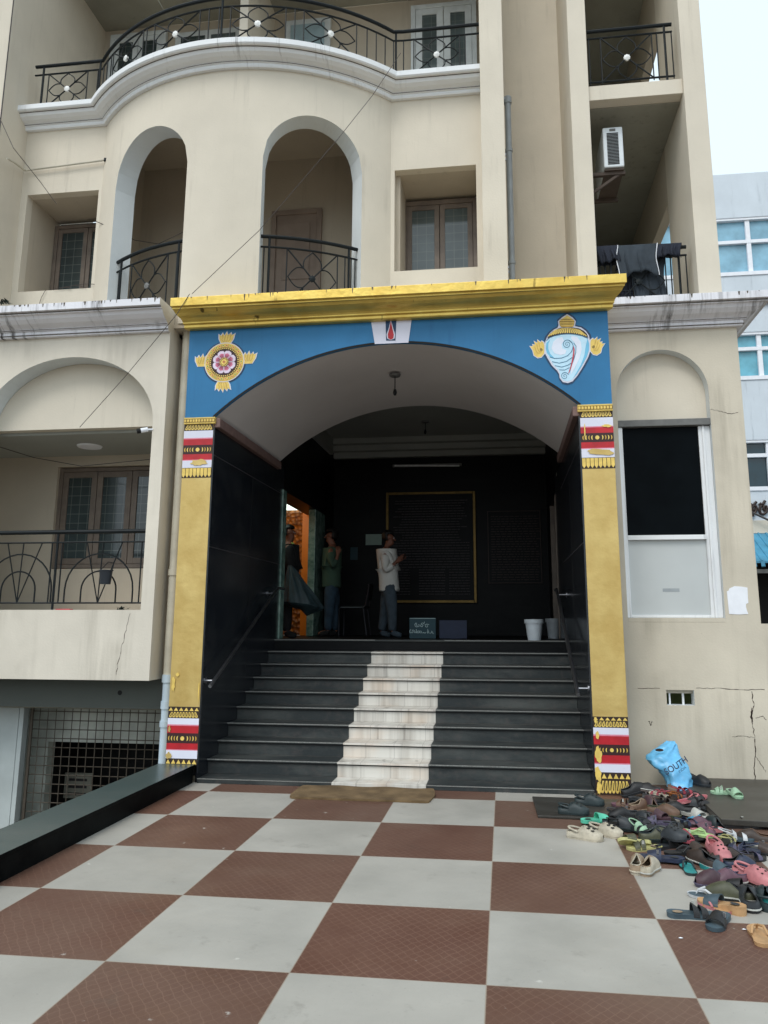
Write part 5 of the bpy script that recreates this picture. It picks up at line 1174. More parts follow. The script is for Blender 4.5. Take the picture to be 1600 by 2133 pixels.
# ------------------------------------------------------------------ neighbouring building
t = thing('office_building', 'pale blue grey office building with ribbon windows seen beyond the right edge', 'building', (9, 14, 0))
b = MB(); rows = ((11.50, 12.50, 13.24), (8.36, 9.22, 9.70), (5.20, 6.12, 6.55))
b.plate([(3.0, 3.95), (16, 3.95), (16, 14.65), (3.0, 14.65)], [[(3.4, r_[0]), (15.6, r_[0]), (15.6, r_[2]), (3.4, r_[2])] for r_ in rows], 14, 14.4, 'bluewall'); b.box(3.0, 16, 14.4, 30, -1.1, 14.6, 'bluewall'); b.box(3.0, 16, 13.98, 14.39, 3.95, 4.30, 'wall'); b.build('wall', t)
M['glass_mid'] = glassmat('stained_blue_glass', (110, 180, 200), .1, False)
for ri, (za, zm, zb) in enumerate(rows):
    b = MB(); f_ = .05
    b.box(3.4, 15.6, 13.97, 14.2, za-.08, za+.03, 'paper'); b.box(3.4, 15.6, 14.02, 14.2, zb-.07, zb+.02, 'paper'); b.box(3.4, 15.6, 14.05, 14.2, zm-.05, zm+.05, 'paper')
    for i in range(8): x = 3.55+i*1.29+(.02 if ri == 0 else .06); b.box(x-.06, x+.06, 14.06, 14.2, za, zb, 'paper')
    o = b.build('window', t); g_ = MB(); g_.box(3.4, 15.6, 14.15, 14.17, za, zb, ('glass_blue', 'glass_mid', 'glass_blue_low')[ri]); g_.build('pane', o)
b = MB()
for L_ in ([(300, 845), (312, 818), (328, 832), (305, 858), (296, 882), (305, 910), (330, 925), (358, 908), (372, 872), (362, 846), (342, 842), (322, 862), (333, 890), (350, 880)], [(330, 925), (334, 950)], [(340, 836), (355, 815), (368, 800)],
           [(396, 832), (408, 818), (422, 836), (404, 856), (398, 890), (410, 920), (440, 930), (465, 910), (476, 872), (466, 846), (446, 845), (438, 868), (454, 890)], [(432, 828), (446, 806), (456, 790)],
           [(500, 840), (520, 820), (540, 838), (515, 860), (505, 895), (530, 925), (565, 915), (575, 870), (560, 845)], [(545, 836), (566, 802)]):
    b.tube([aty(1500+p/4.85, 880+q/4.85, 13.96) for p, q in L_], .038, 'pbrown', 6)
b.build('lettering', t)
b = MB(); b.hexa([(4, 12.6, 3.05), (12, 12.6, 3.05), (12, 14, 3.9), (4, 14, 3.9), (4, 12.6, 3.10), (12, 12.6, 3.10), (12, 14, 3.95), (4, 14, 3.95)], 'awning')
for i in range(40): b.tube([(4+i*.2, 12.58, 3.09), (4+i*.2, 14, 3.955)], .03, 'awning', 5)
for i in range(40): b.tube([(4+i*.2, 12.58, 3.09), (4+i*.2, 12.55, 2.95)], .05, 'awning', 5)
b.build('awning', t); b = MB(); b.box(3.2, 14, 14.3, 14.39, -1, 3.9, 'black'); b.box(3.2, 14, 12.7, 12.76, 2.8, 2.9, 'shutter'); b.build('dark_opening', t)
wire('thick dark cable crossing in front of the lettering of the pale office building', [aty(1440, 1028, 13.9), aty(1500, 1046, 13.8), aty(1555, 1062, 13.8), aty(1600, 1083, 13.8), aty(1700, 1120, 13.75)], .03)
q_ = aty(1590, 629, 13.93)
wire('dark conduit running level along the pale office building behind the white cornice', [(3.0, 13.93, q_.z), (q_.x, 13.93, q_.z), (16.0, 13.93, q_.z)], .05)

# ------------------------------------------------------------------ people
def skin_obj(name, nodes, edges, mat, parent, sub=2, grow=1.24):
    """nodes: {key: (x, y, z, r)}; the first node is the root"""
    keys = list(nodes); idx = {k: i for i, k in enumerate(keys)}
    off = parent.location
    me = bpy.data.meshes.new(name); me.from_pydata([Vector(nodes[k][:3])-off for k in keys], [(idx[a], idx[b]) for a, b in edges], [])
    o = bpy.data.objects.new(name, me); COL.objects.link(o)
    o.modifiers.new('skin', 'SKIN'); me.skin_vertices or None
    for k in keys:
        d = me.skin_vertices[0].data[idx[k]]; r = nodes[k][3]
        d.radius = (r*grow, r*grow)
        d.use_root = (idx[k] == 0)
    s = o.modifiers.new('sub', 'SUBSURF'); s.levels = s.render_levels = sub
    dg = bpy.context.evaluated_depsgraph_get(); dg.update()
    m2 = bpy.data.meshes.new_from_object(o.evaluated_get(dg)); bpy.data.objects.remove(o); bpy.data.meshes.remove(me)
    m2.materials.clear(); m2.materials.append(M[mat]); m2.polygons.foreach_set('use_smooth', [True]*len(m2.polygons))
    o = bpy.data.objects.new(name, m2); m2.name = name; COL.objects.link(o); o.parent = parent
    return o
def person(label, loc, J, face, shirt, trousers, group=None, cap=False):
    """J: joint name -> world point; face: unit vector the face looks along"""
    t = thing('person', label, 'person', loc)
    f = Vector(face).normalized(); sd_ = f.cross(Vector((0, 0, 1))).normalized(); up = Vector((0, 0, 1))
    J = {k: Vector(v) for k, v in J.items()}
    n = {}; e = []
    def nd(k, p, r): n[k] = (p[0], p[1], p[2], r)
    def ch(*ks):
        for a, b in zip(ks[:-1], ks[1:]): e.append((a, b))
    nd('pelvis', J['pelvis'], .105); nd('waist', J['waist'], .10); nd('chest', J['chest'], .115); nd('upper', J['neck']-up*.07, .075)
    nd('neck', J['neck'], .050); h = J['head']
    nd('jaw', h-up*.055+f*.018, .058); nd('skull', h+up*.01, .082); nd('crown', h+up*.070-f*.01, .060)
    nd('nose', h-up*.012+f*.085, .014); nd('nosetip', h-up*.028+f*.108, .011); nd('chin', h-up*.098+f*.055, .026)
    nd('earl', h-up*.01+sd_*.085, .018); nd('earr', h-up*.01-sd_*.085, .018)
    ch('pelvis', 'waist', 'chest', 'upper', 'neck', 'jaw', 'skull', 'crown'); ch('skull', 'nose', 'nosetip'); ch('jaw', 'chin'); ch('skull', 'earl'); ch('skull', 'earr')
    for s in 'LR':
        nd('sh'+s, J['sh'+s], .058); nd('el'+s, J['el'+s], .040); nd('wr'+s, J['wr'+s], .026); nd('pa'+s, J['ha'+s], .032)
        ch('upper', 'sh'+s, 'el'+s, 'wr'+s, 'pa'+s)
        d = (J['ha'+s]-J['wr'+s]).normalized(); side = d.cross(sd_).normalized() if abs(d.dot(sd_)) < .9 else d.cross(up).normalized(); cu = d.cross(side).normalized()
        for i, (off_, ln_) in enumerate(((-.030, .055), (-.010, .068), (.010, .064), (.029, .050))):
            a = J['ha'+s]+d*.028+side*off_; nd('f%d'%i+s, a, .0095); b_ = a+d*ln_*.55; nd('g%d'%i+s, b_, .0085); nd('h%d'%i+s, b_+(d*.4+cu*.7)*ln_*.55, .007)
            ch('pa'+s, 'f%d'%i+s, 'g%d'%i+s, 'h%d'%i+s)
        a = J['ha'+s]-side*.036-d*.005; nd('t1'+s, a, .011); nd('t2'+s, a-side*.012+d*.035+cu*.012, .009); ch('pa'+s, 't1'+s, 't2'+s)
        nd('hp'+s, J['hp'+s], .085); nd('kn'+s, J['kn'+s], .055); nd('an'+s, J['an'+s], .036); nd('to'+s, J['to'+s], .030)
        ch('pelvis', 'hp'+s, 'kn'+s, 'an'+s, 'to'+s)
    body = skin_obj('body', n, e, 'skin', t, grow=1.0)
    # hair cap
    b = MB(); vs = []; nu, nv = 20, 14; c0 = h+up*.022-f*.014
    for j in range(nv+1):
        for i in range(nu):
            ph_, th = PI*j/nv, 2*PI*i/nu; dx, dy, dz = math.sin(ph_)*math.cos(th), math.sin(ph_)*math.sin(th), math.cos(ph_)
            k = 1+.05*math.sin(5*th+3*ph_); vs.append(c0+(f*dx*.108+sd_*dy*.094+up*dz*.108)*k)
    fs = [(j*nu+i, j*nu+(i+1) % nu, (j+1)*nu+(i+1) % nu, (j+1)*nu+i) for j in range(nv) for i in range(nu)
          if math.cos(PI*(j+.5)/nv) > (-.55 if math.cos(2*PI*(i+.5)/nu) < .15 else .38)]
    b.add(vs, fs, 'hair', True); ho = b.build('hair', t); so_ = ho.modifiers.new('thick', 'SOLIDIFY'); so_.thickness = .012
    # eyes and mouth
    b = MB()
    for s in (-1, 1):
        c = h+up*.004+f*.078+sd_*s*.030; b.lathe((c.x, c.y, c.z), [(0, -.007), (.007, -.004), (.009, 0), (.007, .004), (0, .007)], 'paper', 8)
    b.build('eyes', t)
    # shirt with sleeves and a straight hem
    sn = {'chest': (*J['chest'], .138), 'belly': (*((J['waist']+J['chest'])/2+f*.012), .135), 'waist': (*(J['waist']+f*.01), .130), 'hem': (*(J['hem']-up*.03), .135), 'hem2': (*(J['hem']-up*.10), .138), 'hem3': (*(J['hem']-up*.13), .135), 'upper': (*(J['neck']-up*.085), .080), 'collar': (*(J['neck']-up*.02), .060)}
    se = [('chest', 'belly'), ('belly', 'waist'), ('waist', 'hem'), ('hem', 'hem2'), ('hem2', 'hem3'), ('chest', 'upper'), ('upper', 'collar')]
    for s in 'LR':
        sn['sh'+s] = (*(J['sh'+s]-up*.018), .060); sn['el'+s] = (*J['el'+s], .056); k = J['wr'+s].lerp(J['el'+s], .22); sn['cu'+s] = (*k, .040); m_ = J['el'+s].lerp(J['sh'+s], .5); sn['bi'+s] = (*m_, .062)
        se += [('upper', 'sh'+s), ('sh'+s, 'bi'+s), ('bi'+s, 'el'+s), ('el'+s, 'cu'+s)]
    so = skin_obj('shirt', sn, se, shirt, t, grow=1.30)
    tn = {'pelvis': (*J['pelvis'], .098), 'belt': (*(J['pelvis']+up*.15), .092)}; te = [('pelvis', 'belt')]
    for s in 'LR':
        tn['hp'+s] = (*(J['hp'+s]-up*.03), .090); tn['th'+s] = (*J['hp'+s].lerp(J['kn'+s], .5), .088); tn['kn'+s] = (*J['kn'+s], .070); tn['ca'+s] = (*J['kn'+s].lerp(J['an'+s], .5), .062); tn['an'+s] = (*(J['an'+s]+up*.0), .056)
        te += [('pelvis', 'hp'+s), ('hp'+s, 'th'+s), ('th'+s, 'kn'+s), ('kn'+s, 'ca'+s), ('ca'+s, 'an'+s)]
    skin_obj('trousers', tn, te, trousers, t)
    for s in 'LR':
        a, tt = J['an'+s], J['to'+s]; d = (tt-a); d.z = 0; d.normalize(); z = LZ+.034
        fn = {'m': (a.x+d.x*.05, a.y+d.y*.05, z+.008, .042), 'h': (a.x-d.x*.035, a.y-d.y*.035, z+.006, .038), 't': (a.x+d.x*.15, a.y+d.y*.15, z-.004, .030), 'k': (a.x, a.y, z+.035, .036)}
        skin_obj('shoe', fn, [('m', 'h'), ('m', 't'), ('m', 'k')], 'dark_clo' if shirt != 'shirt_w' else 'jeans', t)
    return t
# both stand on the landing
def J_from(Y, d):
    out = {}
    for k, (px, py, dy) in d.items(): p = aty(px, py, Y+dy); out[k] = p
    return out
Y1 = 4.33
J = J_from(Y1, dict(head=(811, 1121, 0), neck=(805, 1140, 0), chest=(805, 1168, 0), waist=(808, 1200, 0), hem=(811, 1216, 0), pelvis=(811, 1224, 0),
    shL=(803, 1153, -.17), elL=(803, 1190, -.20), wrL=(824, 1172, -.16), haL=(832, 1166, -.13), shR=(806, 1152, .17), elR=(815, 1188, .20), wrR=(828, 1170, .10), haR=(837, 1163, .04),
    hpL=(812, 1231, -.09), knL=(817, 1274, -.10), anL=(818, 1314, -.11), toL=(832, 1320, -.12), hpR=(808, 1231, .09), knR=(802, 1275, .10), anR=(795, 1312, .11), toR=(807, 1318, .10)))
for s in 'LR': J['an'+s].z = LZ+.085; J['to'+s].z = LZ+.035
man = person('man in white shirt and grey blue trousers looking at a phone held in both hands', (J['pelvis'].x, Y1, LZ), J, (1, 0, -.12), 'shirt_w', 'jeans')
ph = (J['haL']+J['haR'])/2+Vector((.045, 0, .035)); b = MB(); b.hexa([ph+Vector(v) for v in ((-.004, -.035, -.05), (.004, -.035, -.05), (.004, .035, -.05), (-.004, .035, -.05), (.026, -.035, .07), (.034, -.035, .07), (.034, .035, .07), (.026, .035, .07))], 'black')
tag(b.build('phone', None, .003), 'black phone in the hands of the man in the white shirt', 'phone')
Y2 = 4.75
J = J_from(Y2, dict(head=(689, 1117, 0), neck=(693, 1135, 0), chest=(692, 1165, 0), waist=(692, 1197, 0), hem=(691, 1209, 0), pelvis=(691, 1221, 0),
    shL=(688, 1148, -.17), elL=(693, 1182, -.22), wrL=(703, 1160, -.17), haL=(704, 1148, -.15), shR=(690, 1147, .17), elR=(697, 1180, .20), wrR=(690, 1165, .02), haR=(695, 1156, -.06),
    hpL=(689, 1229, -.09), knL=(686, 1272, -.10), anL=(683, 1312, -.11), toL=(662, 1316, -.12), hpR=(694, 1229, .09), knR=(697, 1272, .10), anR=(700, 1310, .12), toR=(684, 1315, .12)))
for s in 'LR': J['an'+s].z = LZ+.085; J['to'+s].z = LZ+.035
person('man in green shirt and dark blue jeans standing with folded arms by the shrine door', (J['pelvis'].x, Y2, LZ), J, (-1, -.25, 0), 'jacket_g', 'jeans_b')
Y3 = 3.45
J = J_from(Y3, dict(head=(603, 1110, 0), neck=(601, 1130, 0), chest=(600, 1160, 0), waist=(598, 1200, 0), hem=(598, 1215, 0), pelvis=(597, 1232, 0),
    shL=(601, 1142, -.17), elL=(604, 1178, -.20), wrL=(604, 1184, -.10), haL=(606, 1180, -.06), shR=(604, 1142, .15), elR=(610, 1180, .15), wrR=(608, 1184, .03), haR=(606, 1178, -.0),
    hpL=(597, 1240, -.09), knL=(597, 1283, -.1), anL=(596, 1325, -.1), toL=(606, 1328, -.1), hpR=(597, 1240, .09), knR=(598, 1283, .1), anR=(598, 1320, .1), toR=(608, 1325, .1)))
for s in 'LR': J['an'+s].z = LZ+.085; J['to'+s].z = LZ+.035
for k in ('knL', 'knR'): J[k].z = LZ+.48
t3 = person('person in dark clothes with lime green collar holding a big sack in the shrine doorway', (J['pelvis'].x, Y3, LZ), J, (1, 0, 0), 'dark_clo', 'dark_clo')
M['lime'] = plain('lime_collar_cloth', (190, 220, 110), .8)
skin_obj('collar', {'a': (*(J['neck']+Vector((.05, -.05, -.03))), .028), 'b': (*(J['neck']+Vector((.06, .05, -.03))), .028)}, [('a', 'b')], 'lime', t3)
# sack
t = thing('sack', 'large dark teal plastic sack hanging in the shrine doorway', 'sack', (-2.9, 3.2, LZ+.3))
b = MB(); from mathutils import noise as nz2
top = aty(603, 1178, 3.22); bot = aty(627, 1268, 3.22); vs = []; nr, nn_ = 26, 60
for j in range(nr+1):
    v = j/nr; c = top.lerp(bot, v); rr = .025+.27*min(1, v*1.12)**.95; rr *= (1-max(0, v-.86)/.14*.75)
    for i in range(nn_):
        a = 2*PI*i/nn_; pl = 1+.10*math.sin(a*13+v*2)*(1-v*.8)+.05*math.sin(a*7+1)
        x = rr*pl*math.cos(a); x = x*(1.25 if x > 0 else .9)
        q = Vector((c.x+x, c.y+rr*pl*.8*math.sin(a), c.z-.10*max(0, math.cos(a))*v+.02*nz2.noise(Vector((math.cos(a)*2, math.sin(a)*2, v*4))))); vs.append(q)
b.add(vs, [(j*nn_+i, j*nn_+(i+1) % nn_, (j+1)*nn_+(i+1) % nn_, (j+1)*nn_+i) for j in range(nr) for i in range(nn_)]+[tuple(nr*nn_+i for i in range(nn_)), tuple(range(nn_))], 'sack', True)
b.build('sack_body', t)

# ------------------------------------------------------------------ slippers and shoes
def cmat(name, c, rough=.55):
    key = 'sh_'+name
    if key not in M: M[key] = plain(name.replace(' ', '_')+'_rubber', c, rough, 0, .20, 16, .15)
    return key
PAL = dict(black=(30, 31, 33), char=(52, 56, 60), dgreen=(40, 54, 56), olive=(80, 82, 60), mint=(98, 208, 176), beige=(196, 186, 166), tan=(196, 154, 108), yellow=(196, 190, 128), navy=(40, 50, 76), teal=(44, 150, 150),
           pink=(204, 128, 132), dpink=(176, 84, 96), maroon=(78, 54, 62), brown=(108, 80, 62), dbrown=(62, 48, 42), orange=(170, 98, 46), lime=(176, 208, 140), grey=(110, 116, 120), lgrey=(190, 190, 184), mauve=(112, 78, 92), blue=(70, 160, 200), purple=(86, 80, 104), white=(206, 208, 210), slate=(70, 88, 98), pale=(160, 196, 164), red=(160, 50, 66), khaki=(168, 146, 122))
for k_, v_ in PAL.items(): cmat(k_, tuple(int(c*.90) for c in v_))
WP = [(0, .0), (.015, .36), (.05, .62), (.12, .80), (.25, .80), (.42, .76), (.58, .88), (.72, 1.0), (.84, .94), (.92, .72), (.97, .42), (1, .0)]
def wf_(s):
    for (a, wa), (b_, wb) in zip(WP[:-1], WP[1:]):
        if a <= s <= b_: return wa+(wb-wa)*(s-a)/(b_-a)
    return 0
def outline(L, W):
    ss = [0, .015, .05, .12, .2, .3, .42, .52, .62, .72, .8, .87, .93, .97, .99, 1]
    r_ = [(-L/2+L*s, W/2*wf_(s)*(1.0)) for s in ss]; l_ = [(x, -y) for x, y in r_[1:-1]][::-1]
    return r_+l_
def sole(b, L, W, hh, ht, mtop, mside, z0=0, k=1.0):
    o = outline(L*k, W*k); n_ = len(o); top = []; bot = []
    for x, y in o:
        s = (x+L/2)/L; toe = max(0, s-.8)*.05
        h = hh+(ht-hh)*min(1, max(0, (s-.2)/.45))
        top.append((x, y, z0+h+toe*.4)); bot.append((x*.985, y*.95, z0+toe*.25))
    b.add(top+bot, [(i, (i+1) % n_, n_+(i+1) % n_, n_+i) for i in range(n_)], mside)
    ins = [(x*.96, y*.9, z-.003) for x, y, z in top]; m_ = n_
    b.add(top+ins, [(i, (i+1) % n_, n_+(i+1) % n_, n_+i) for i in range(n_)], mside)
    tri = tessellate_polygon([[Vector((p[0], p[1], 0)) for p in ins]]); b.add(ins, tri, mtop); b.add(bot, tri, mside)
def band(b, L, W, s0, s1, h, zb, mat, n=10, ns=4):
    vs = []
    for j in range(ns+1):
        s = s0+(s1-s0)*j/ns; w_ = W/2*wf_(s)*1.02; hh = h*(1-.35*((j/ns)))
        for i in range(n+1):
            a = PI*i/n; vs.append((-L/2+L*s, w_*math.cos(a), zb+hh*math.sin(a)**.7))
    m_ = len(vs); vs2 = [(x, y*.93, zb+(z-zb)*.9) for x, y, z in vs]; r_ = n+1
    b.add(vs, [(j*r_+i, j*r_+i+1, (j+1)*r_+i+1, (j+1)*r_+i) for j in range(ns) for i in range(n)], mat, True)
    b.add(vs2, [(j*r_+i, j*r_+i+1, (j+1)*r_+i+1, (j+1)*r_+i) for j in range(ns) for i in range(n)], mat, True)
    for j in (0, ns): b.add([vs[j*r_+i] for i in range(r_)]+[vs2[j*r_+i] for i in range(r_)], [(i, i+1, r_+i+1, r_+i) for i in range(n)], mat)
def shell(b, L, W, H, zb, sc, mat, inner, s_start=.02, nside=.62):
    st = [s for s in (.02, .05, .12, .22, .32, .42, .5, .56, .62, .7, .78, .86, .92, .96, .985) if s >= s_start]; n = 12; vs = []
    for s in st:
        w_ = W/2*max(wf_(s), .12)*1.04
        if s >= sc:
            k = (s-sc)/(1-sc); h = H*(1-.62*k**1.8); ths = [PI*i/n for i in range(n+1)]
        else:
            k = (sc-s)/sc; h = H*(nside+(1-nside)*max(0, 1-k*3)); tm = PI*(.5-.24*min(1, k*2.2)); ths = [tm*i/(n//2) for i in range(n//2+1)]
            ths = ths[:-1]+[ths[-1]]; ths = ths+[PI-t_ for t_ in ths[::-1]][1:] if False else [tm*i/5.5 if i < 6 else PI-tm*(n-i)/5.5 for i in range(n+1) if i != 6]
            ths = ths[:6]+[tm, ]+ths[6:]; ths = [tm*i/6 for i in range(7)]+[PI-tm*(6-i)/6 for i in range(1, 7)]
            ths = [tm*i/6 for i in range(7)]+[PI-tm*(5-i)/5 for i in range(6)]
        for a in ths: vs.append((-L/2+L*s, w_*math.cos(a)*(1.0 if s >= sc else 1.02), zb+h*max(0, math.sin(a))**.62))
    r_ = n+1; fs = []
    for j in range(len(st)-1):
        for i in range(n):
            if i == 6 and st[j] < sc: continue
            fs.append((j*r_+i, j*r_+i+1, (j+1)*r_+i+1, (j+1)*r_+i))
    b.add(vs, fs, mat, True); b.add([(x*.975, y*.92, zb+(z-zb)*.93) for x, y, z in vs], fs, inner, True)
    if s_start < .1:
        b.add([vs[i] for i in range(7)]+[vs[i] for i in range(12, 5, -1)], [(i, i+1, 8+i, 7+i) for i in range(6)], mat, True)
    return vs
def hash_(t): return sum(ord(c)*(i+1) for i, c in enumerate(t))
def footwear(label, px, py, kind, head, c1, c2, z=0.0, L=.25, W=.098, pitch=0, roll=0):
    p = atz(px, py, z+.02); L *= 1.04; W *= 1.04
    nm, cat = dict(slide=('slipper', 'slipper'), flip=('flip_flop', 'flip flop'), clog=('clog', 'clog'), shoe=('shoe', 'shoe'), sandal=('sandal', 'sandal'), wedge=('sandal', 'sandal'))[kind]
    t = thing(nm, label, cat, (p.x, p.y, z), 'footwear heaped beside the entrance')
    t.rotation_euler = (R(roll), R(pitch), R(head))
    m1, m2 = 'sh_'+c1, 'sh_'+c2
    def fin(b, name):
        loc = t.location.copy(); rt = t.rotation_euler.copy()
        b.v = [tuple(Vector(v)+t.location) for v in b.v]; return b.build(name, t)
    def rim_tube(vs, sc, mt):
        ST = [s for s in (.02, .05, .12, .22, .32, .42, .5, .56, .62) if s < sc+.02]; k = len([s for s in ST if s < sc])
        pts = [vs[j*13+6] for j in range(k)]+[vs[k*13+5], vs[k*13+6], vs[k*13+8]]+[vs[j*13+7] for j in range(k-1, -1, -1)]
        bb = MB(); bb.tube(pts, .0035, mt, 5, closed=True); fin(bb, 'collar_rim')
    b = MB()
    if kind == 'wedge': sole(b, L, W, .048, .024, m2, m2); zb = .026
    elif kind == 'flip': sole(b, L, W, .018, .015, m1, m2); zb = .015
    elif kind == 'clog': sole(b, L, W*1.08, .028, .02, m2, m1); zb = .018
    else: sole(b, L, W, .026, .019, m1 if kind == 'slide' else m2, m2 if kind != 'slide' else m1); zb = .018
    fin(b, 'sole')
    if kind in ('slide', 'wedge'):
        mt_ = m2 if kind == 'slide' else m1; v_ = hash_(label) % 3
        if v_ == 0:
            b = MB(); band(b, L, W, .50, .62, .064, zb-.008, mt_, ns=2); fin(b, 'strap'); b = MB(); band(b, L, W, .66, .80, .052, zb-.008, mt_, ns=2); fin(b, 'strap')
        else: b = MB(); band(b, L, W, .50, .80, .062, zb-.008, mt_); fin(b, 'strap')
        if v_ != 1:
            b = MB(); b.box(-L/2+L*.55, -L/2+L*.60, W*.30, W*.42, zb+.03, zb+.052, 'steel' if v_ else 'sh_lgrey'); fin(b, 'buckle')
        b = MB(); b.poly([(-L/2+L*.22+.028*math.cos(a*PI/6), .020*math.sin(a*PI/6), (.0265 if kind == 'slide' else .0485)+.0005) for a in range(12)], 'sh_char' if v_ else 'sh_khaki'); fin(b, 'heel_print')
    elif kind == 'flip':
        b = MB(); x1 = -L/2+L*.80
        for s in (-1, 1): b.tube([(x1, 0, zb), (x1-.012, s*.004, zb+.022), (x1-.05, s*W*.25, zb+.030), (x1-.095, s*W*.38, zb+.004)], [.004, .006, .008, .006], m2, 7)
        fin(b, 'strap')
    elif kind == 'clog':
        b = MB(); vs = shell(b, L, W*1.05, .082, zb-.004, .46, m1, m1, nside=.48)
        hk = 2.0 if c1 == 'beige' else 1
        for s, a in ((.62, .35), (.62, .5), (.62, .65), (.74, .3), (.74, .5), (.74, .7)):
            k = (s-.46)/.54; h = .082*(1-.62*k**1.8); aa = PI*a; w_ = W*.525*wf_(s)*1.04; c = Vector((-L/2+L*s, w_*math.cos(aa), zb-.004+h*math.sin(aa)**.62)); b.lathe((c.x, c.y, c.z), [(0, .0035), (.006*hk, .003), (.0075*hk, 0)], 'black', 8)
        fin(b, 'upper'); rim_tube(vs, .46, m1)
        b = MB(); hs_ = [(-L/2+L*.36-.085*math.sin(PI*i/10)*1.0, W*.47*math.cos(PI*i/10), zb+.040+.016*math.sin(PI*i/10)) for i in range(11)]
        b.tube(hs_, .0075, m1, 6); fin(b, 'heel_strap')
    elif kind == 'shoe':
        b = MB(); vs = shell(b, L, W, .085, zb-.004, .52, m1, m2, nside=.68); fin(b, 'upper'); rim_tube(vs, .52, m2)
        b = MB(); o = outline(L*1.02, W*1.05); b.tube([(x, y, .020) for x, y in o], .0045, 'sh_lgrey' if hash_(label) % 3 == 0 else m2, 5, closed=True); fin(b, 'welt')
    elif kind == 'sandal':
        b = MB(); band(b, L, W, .66, .78, .045, zb-.006, m1, ns=2); fin(b, 'toe_strap'); b = MB(); band(b, L, W, .40, .50, .062, zb-.006, m1, ns=2); fin(b, 'instep_strap')
        b = MB(); b.tube([(-L/2+L*.42-.10*math.sin(PI*i/10), W*.40*math.cos(PI*i/10), zb+.03+.025*math.sin(PI*i/10)) for i in range(11)], .005, m1, 6); fin(b, 'heel_strap')
    return t
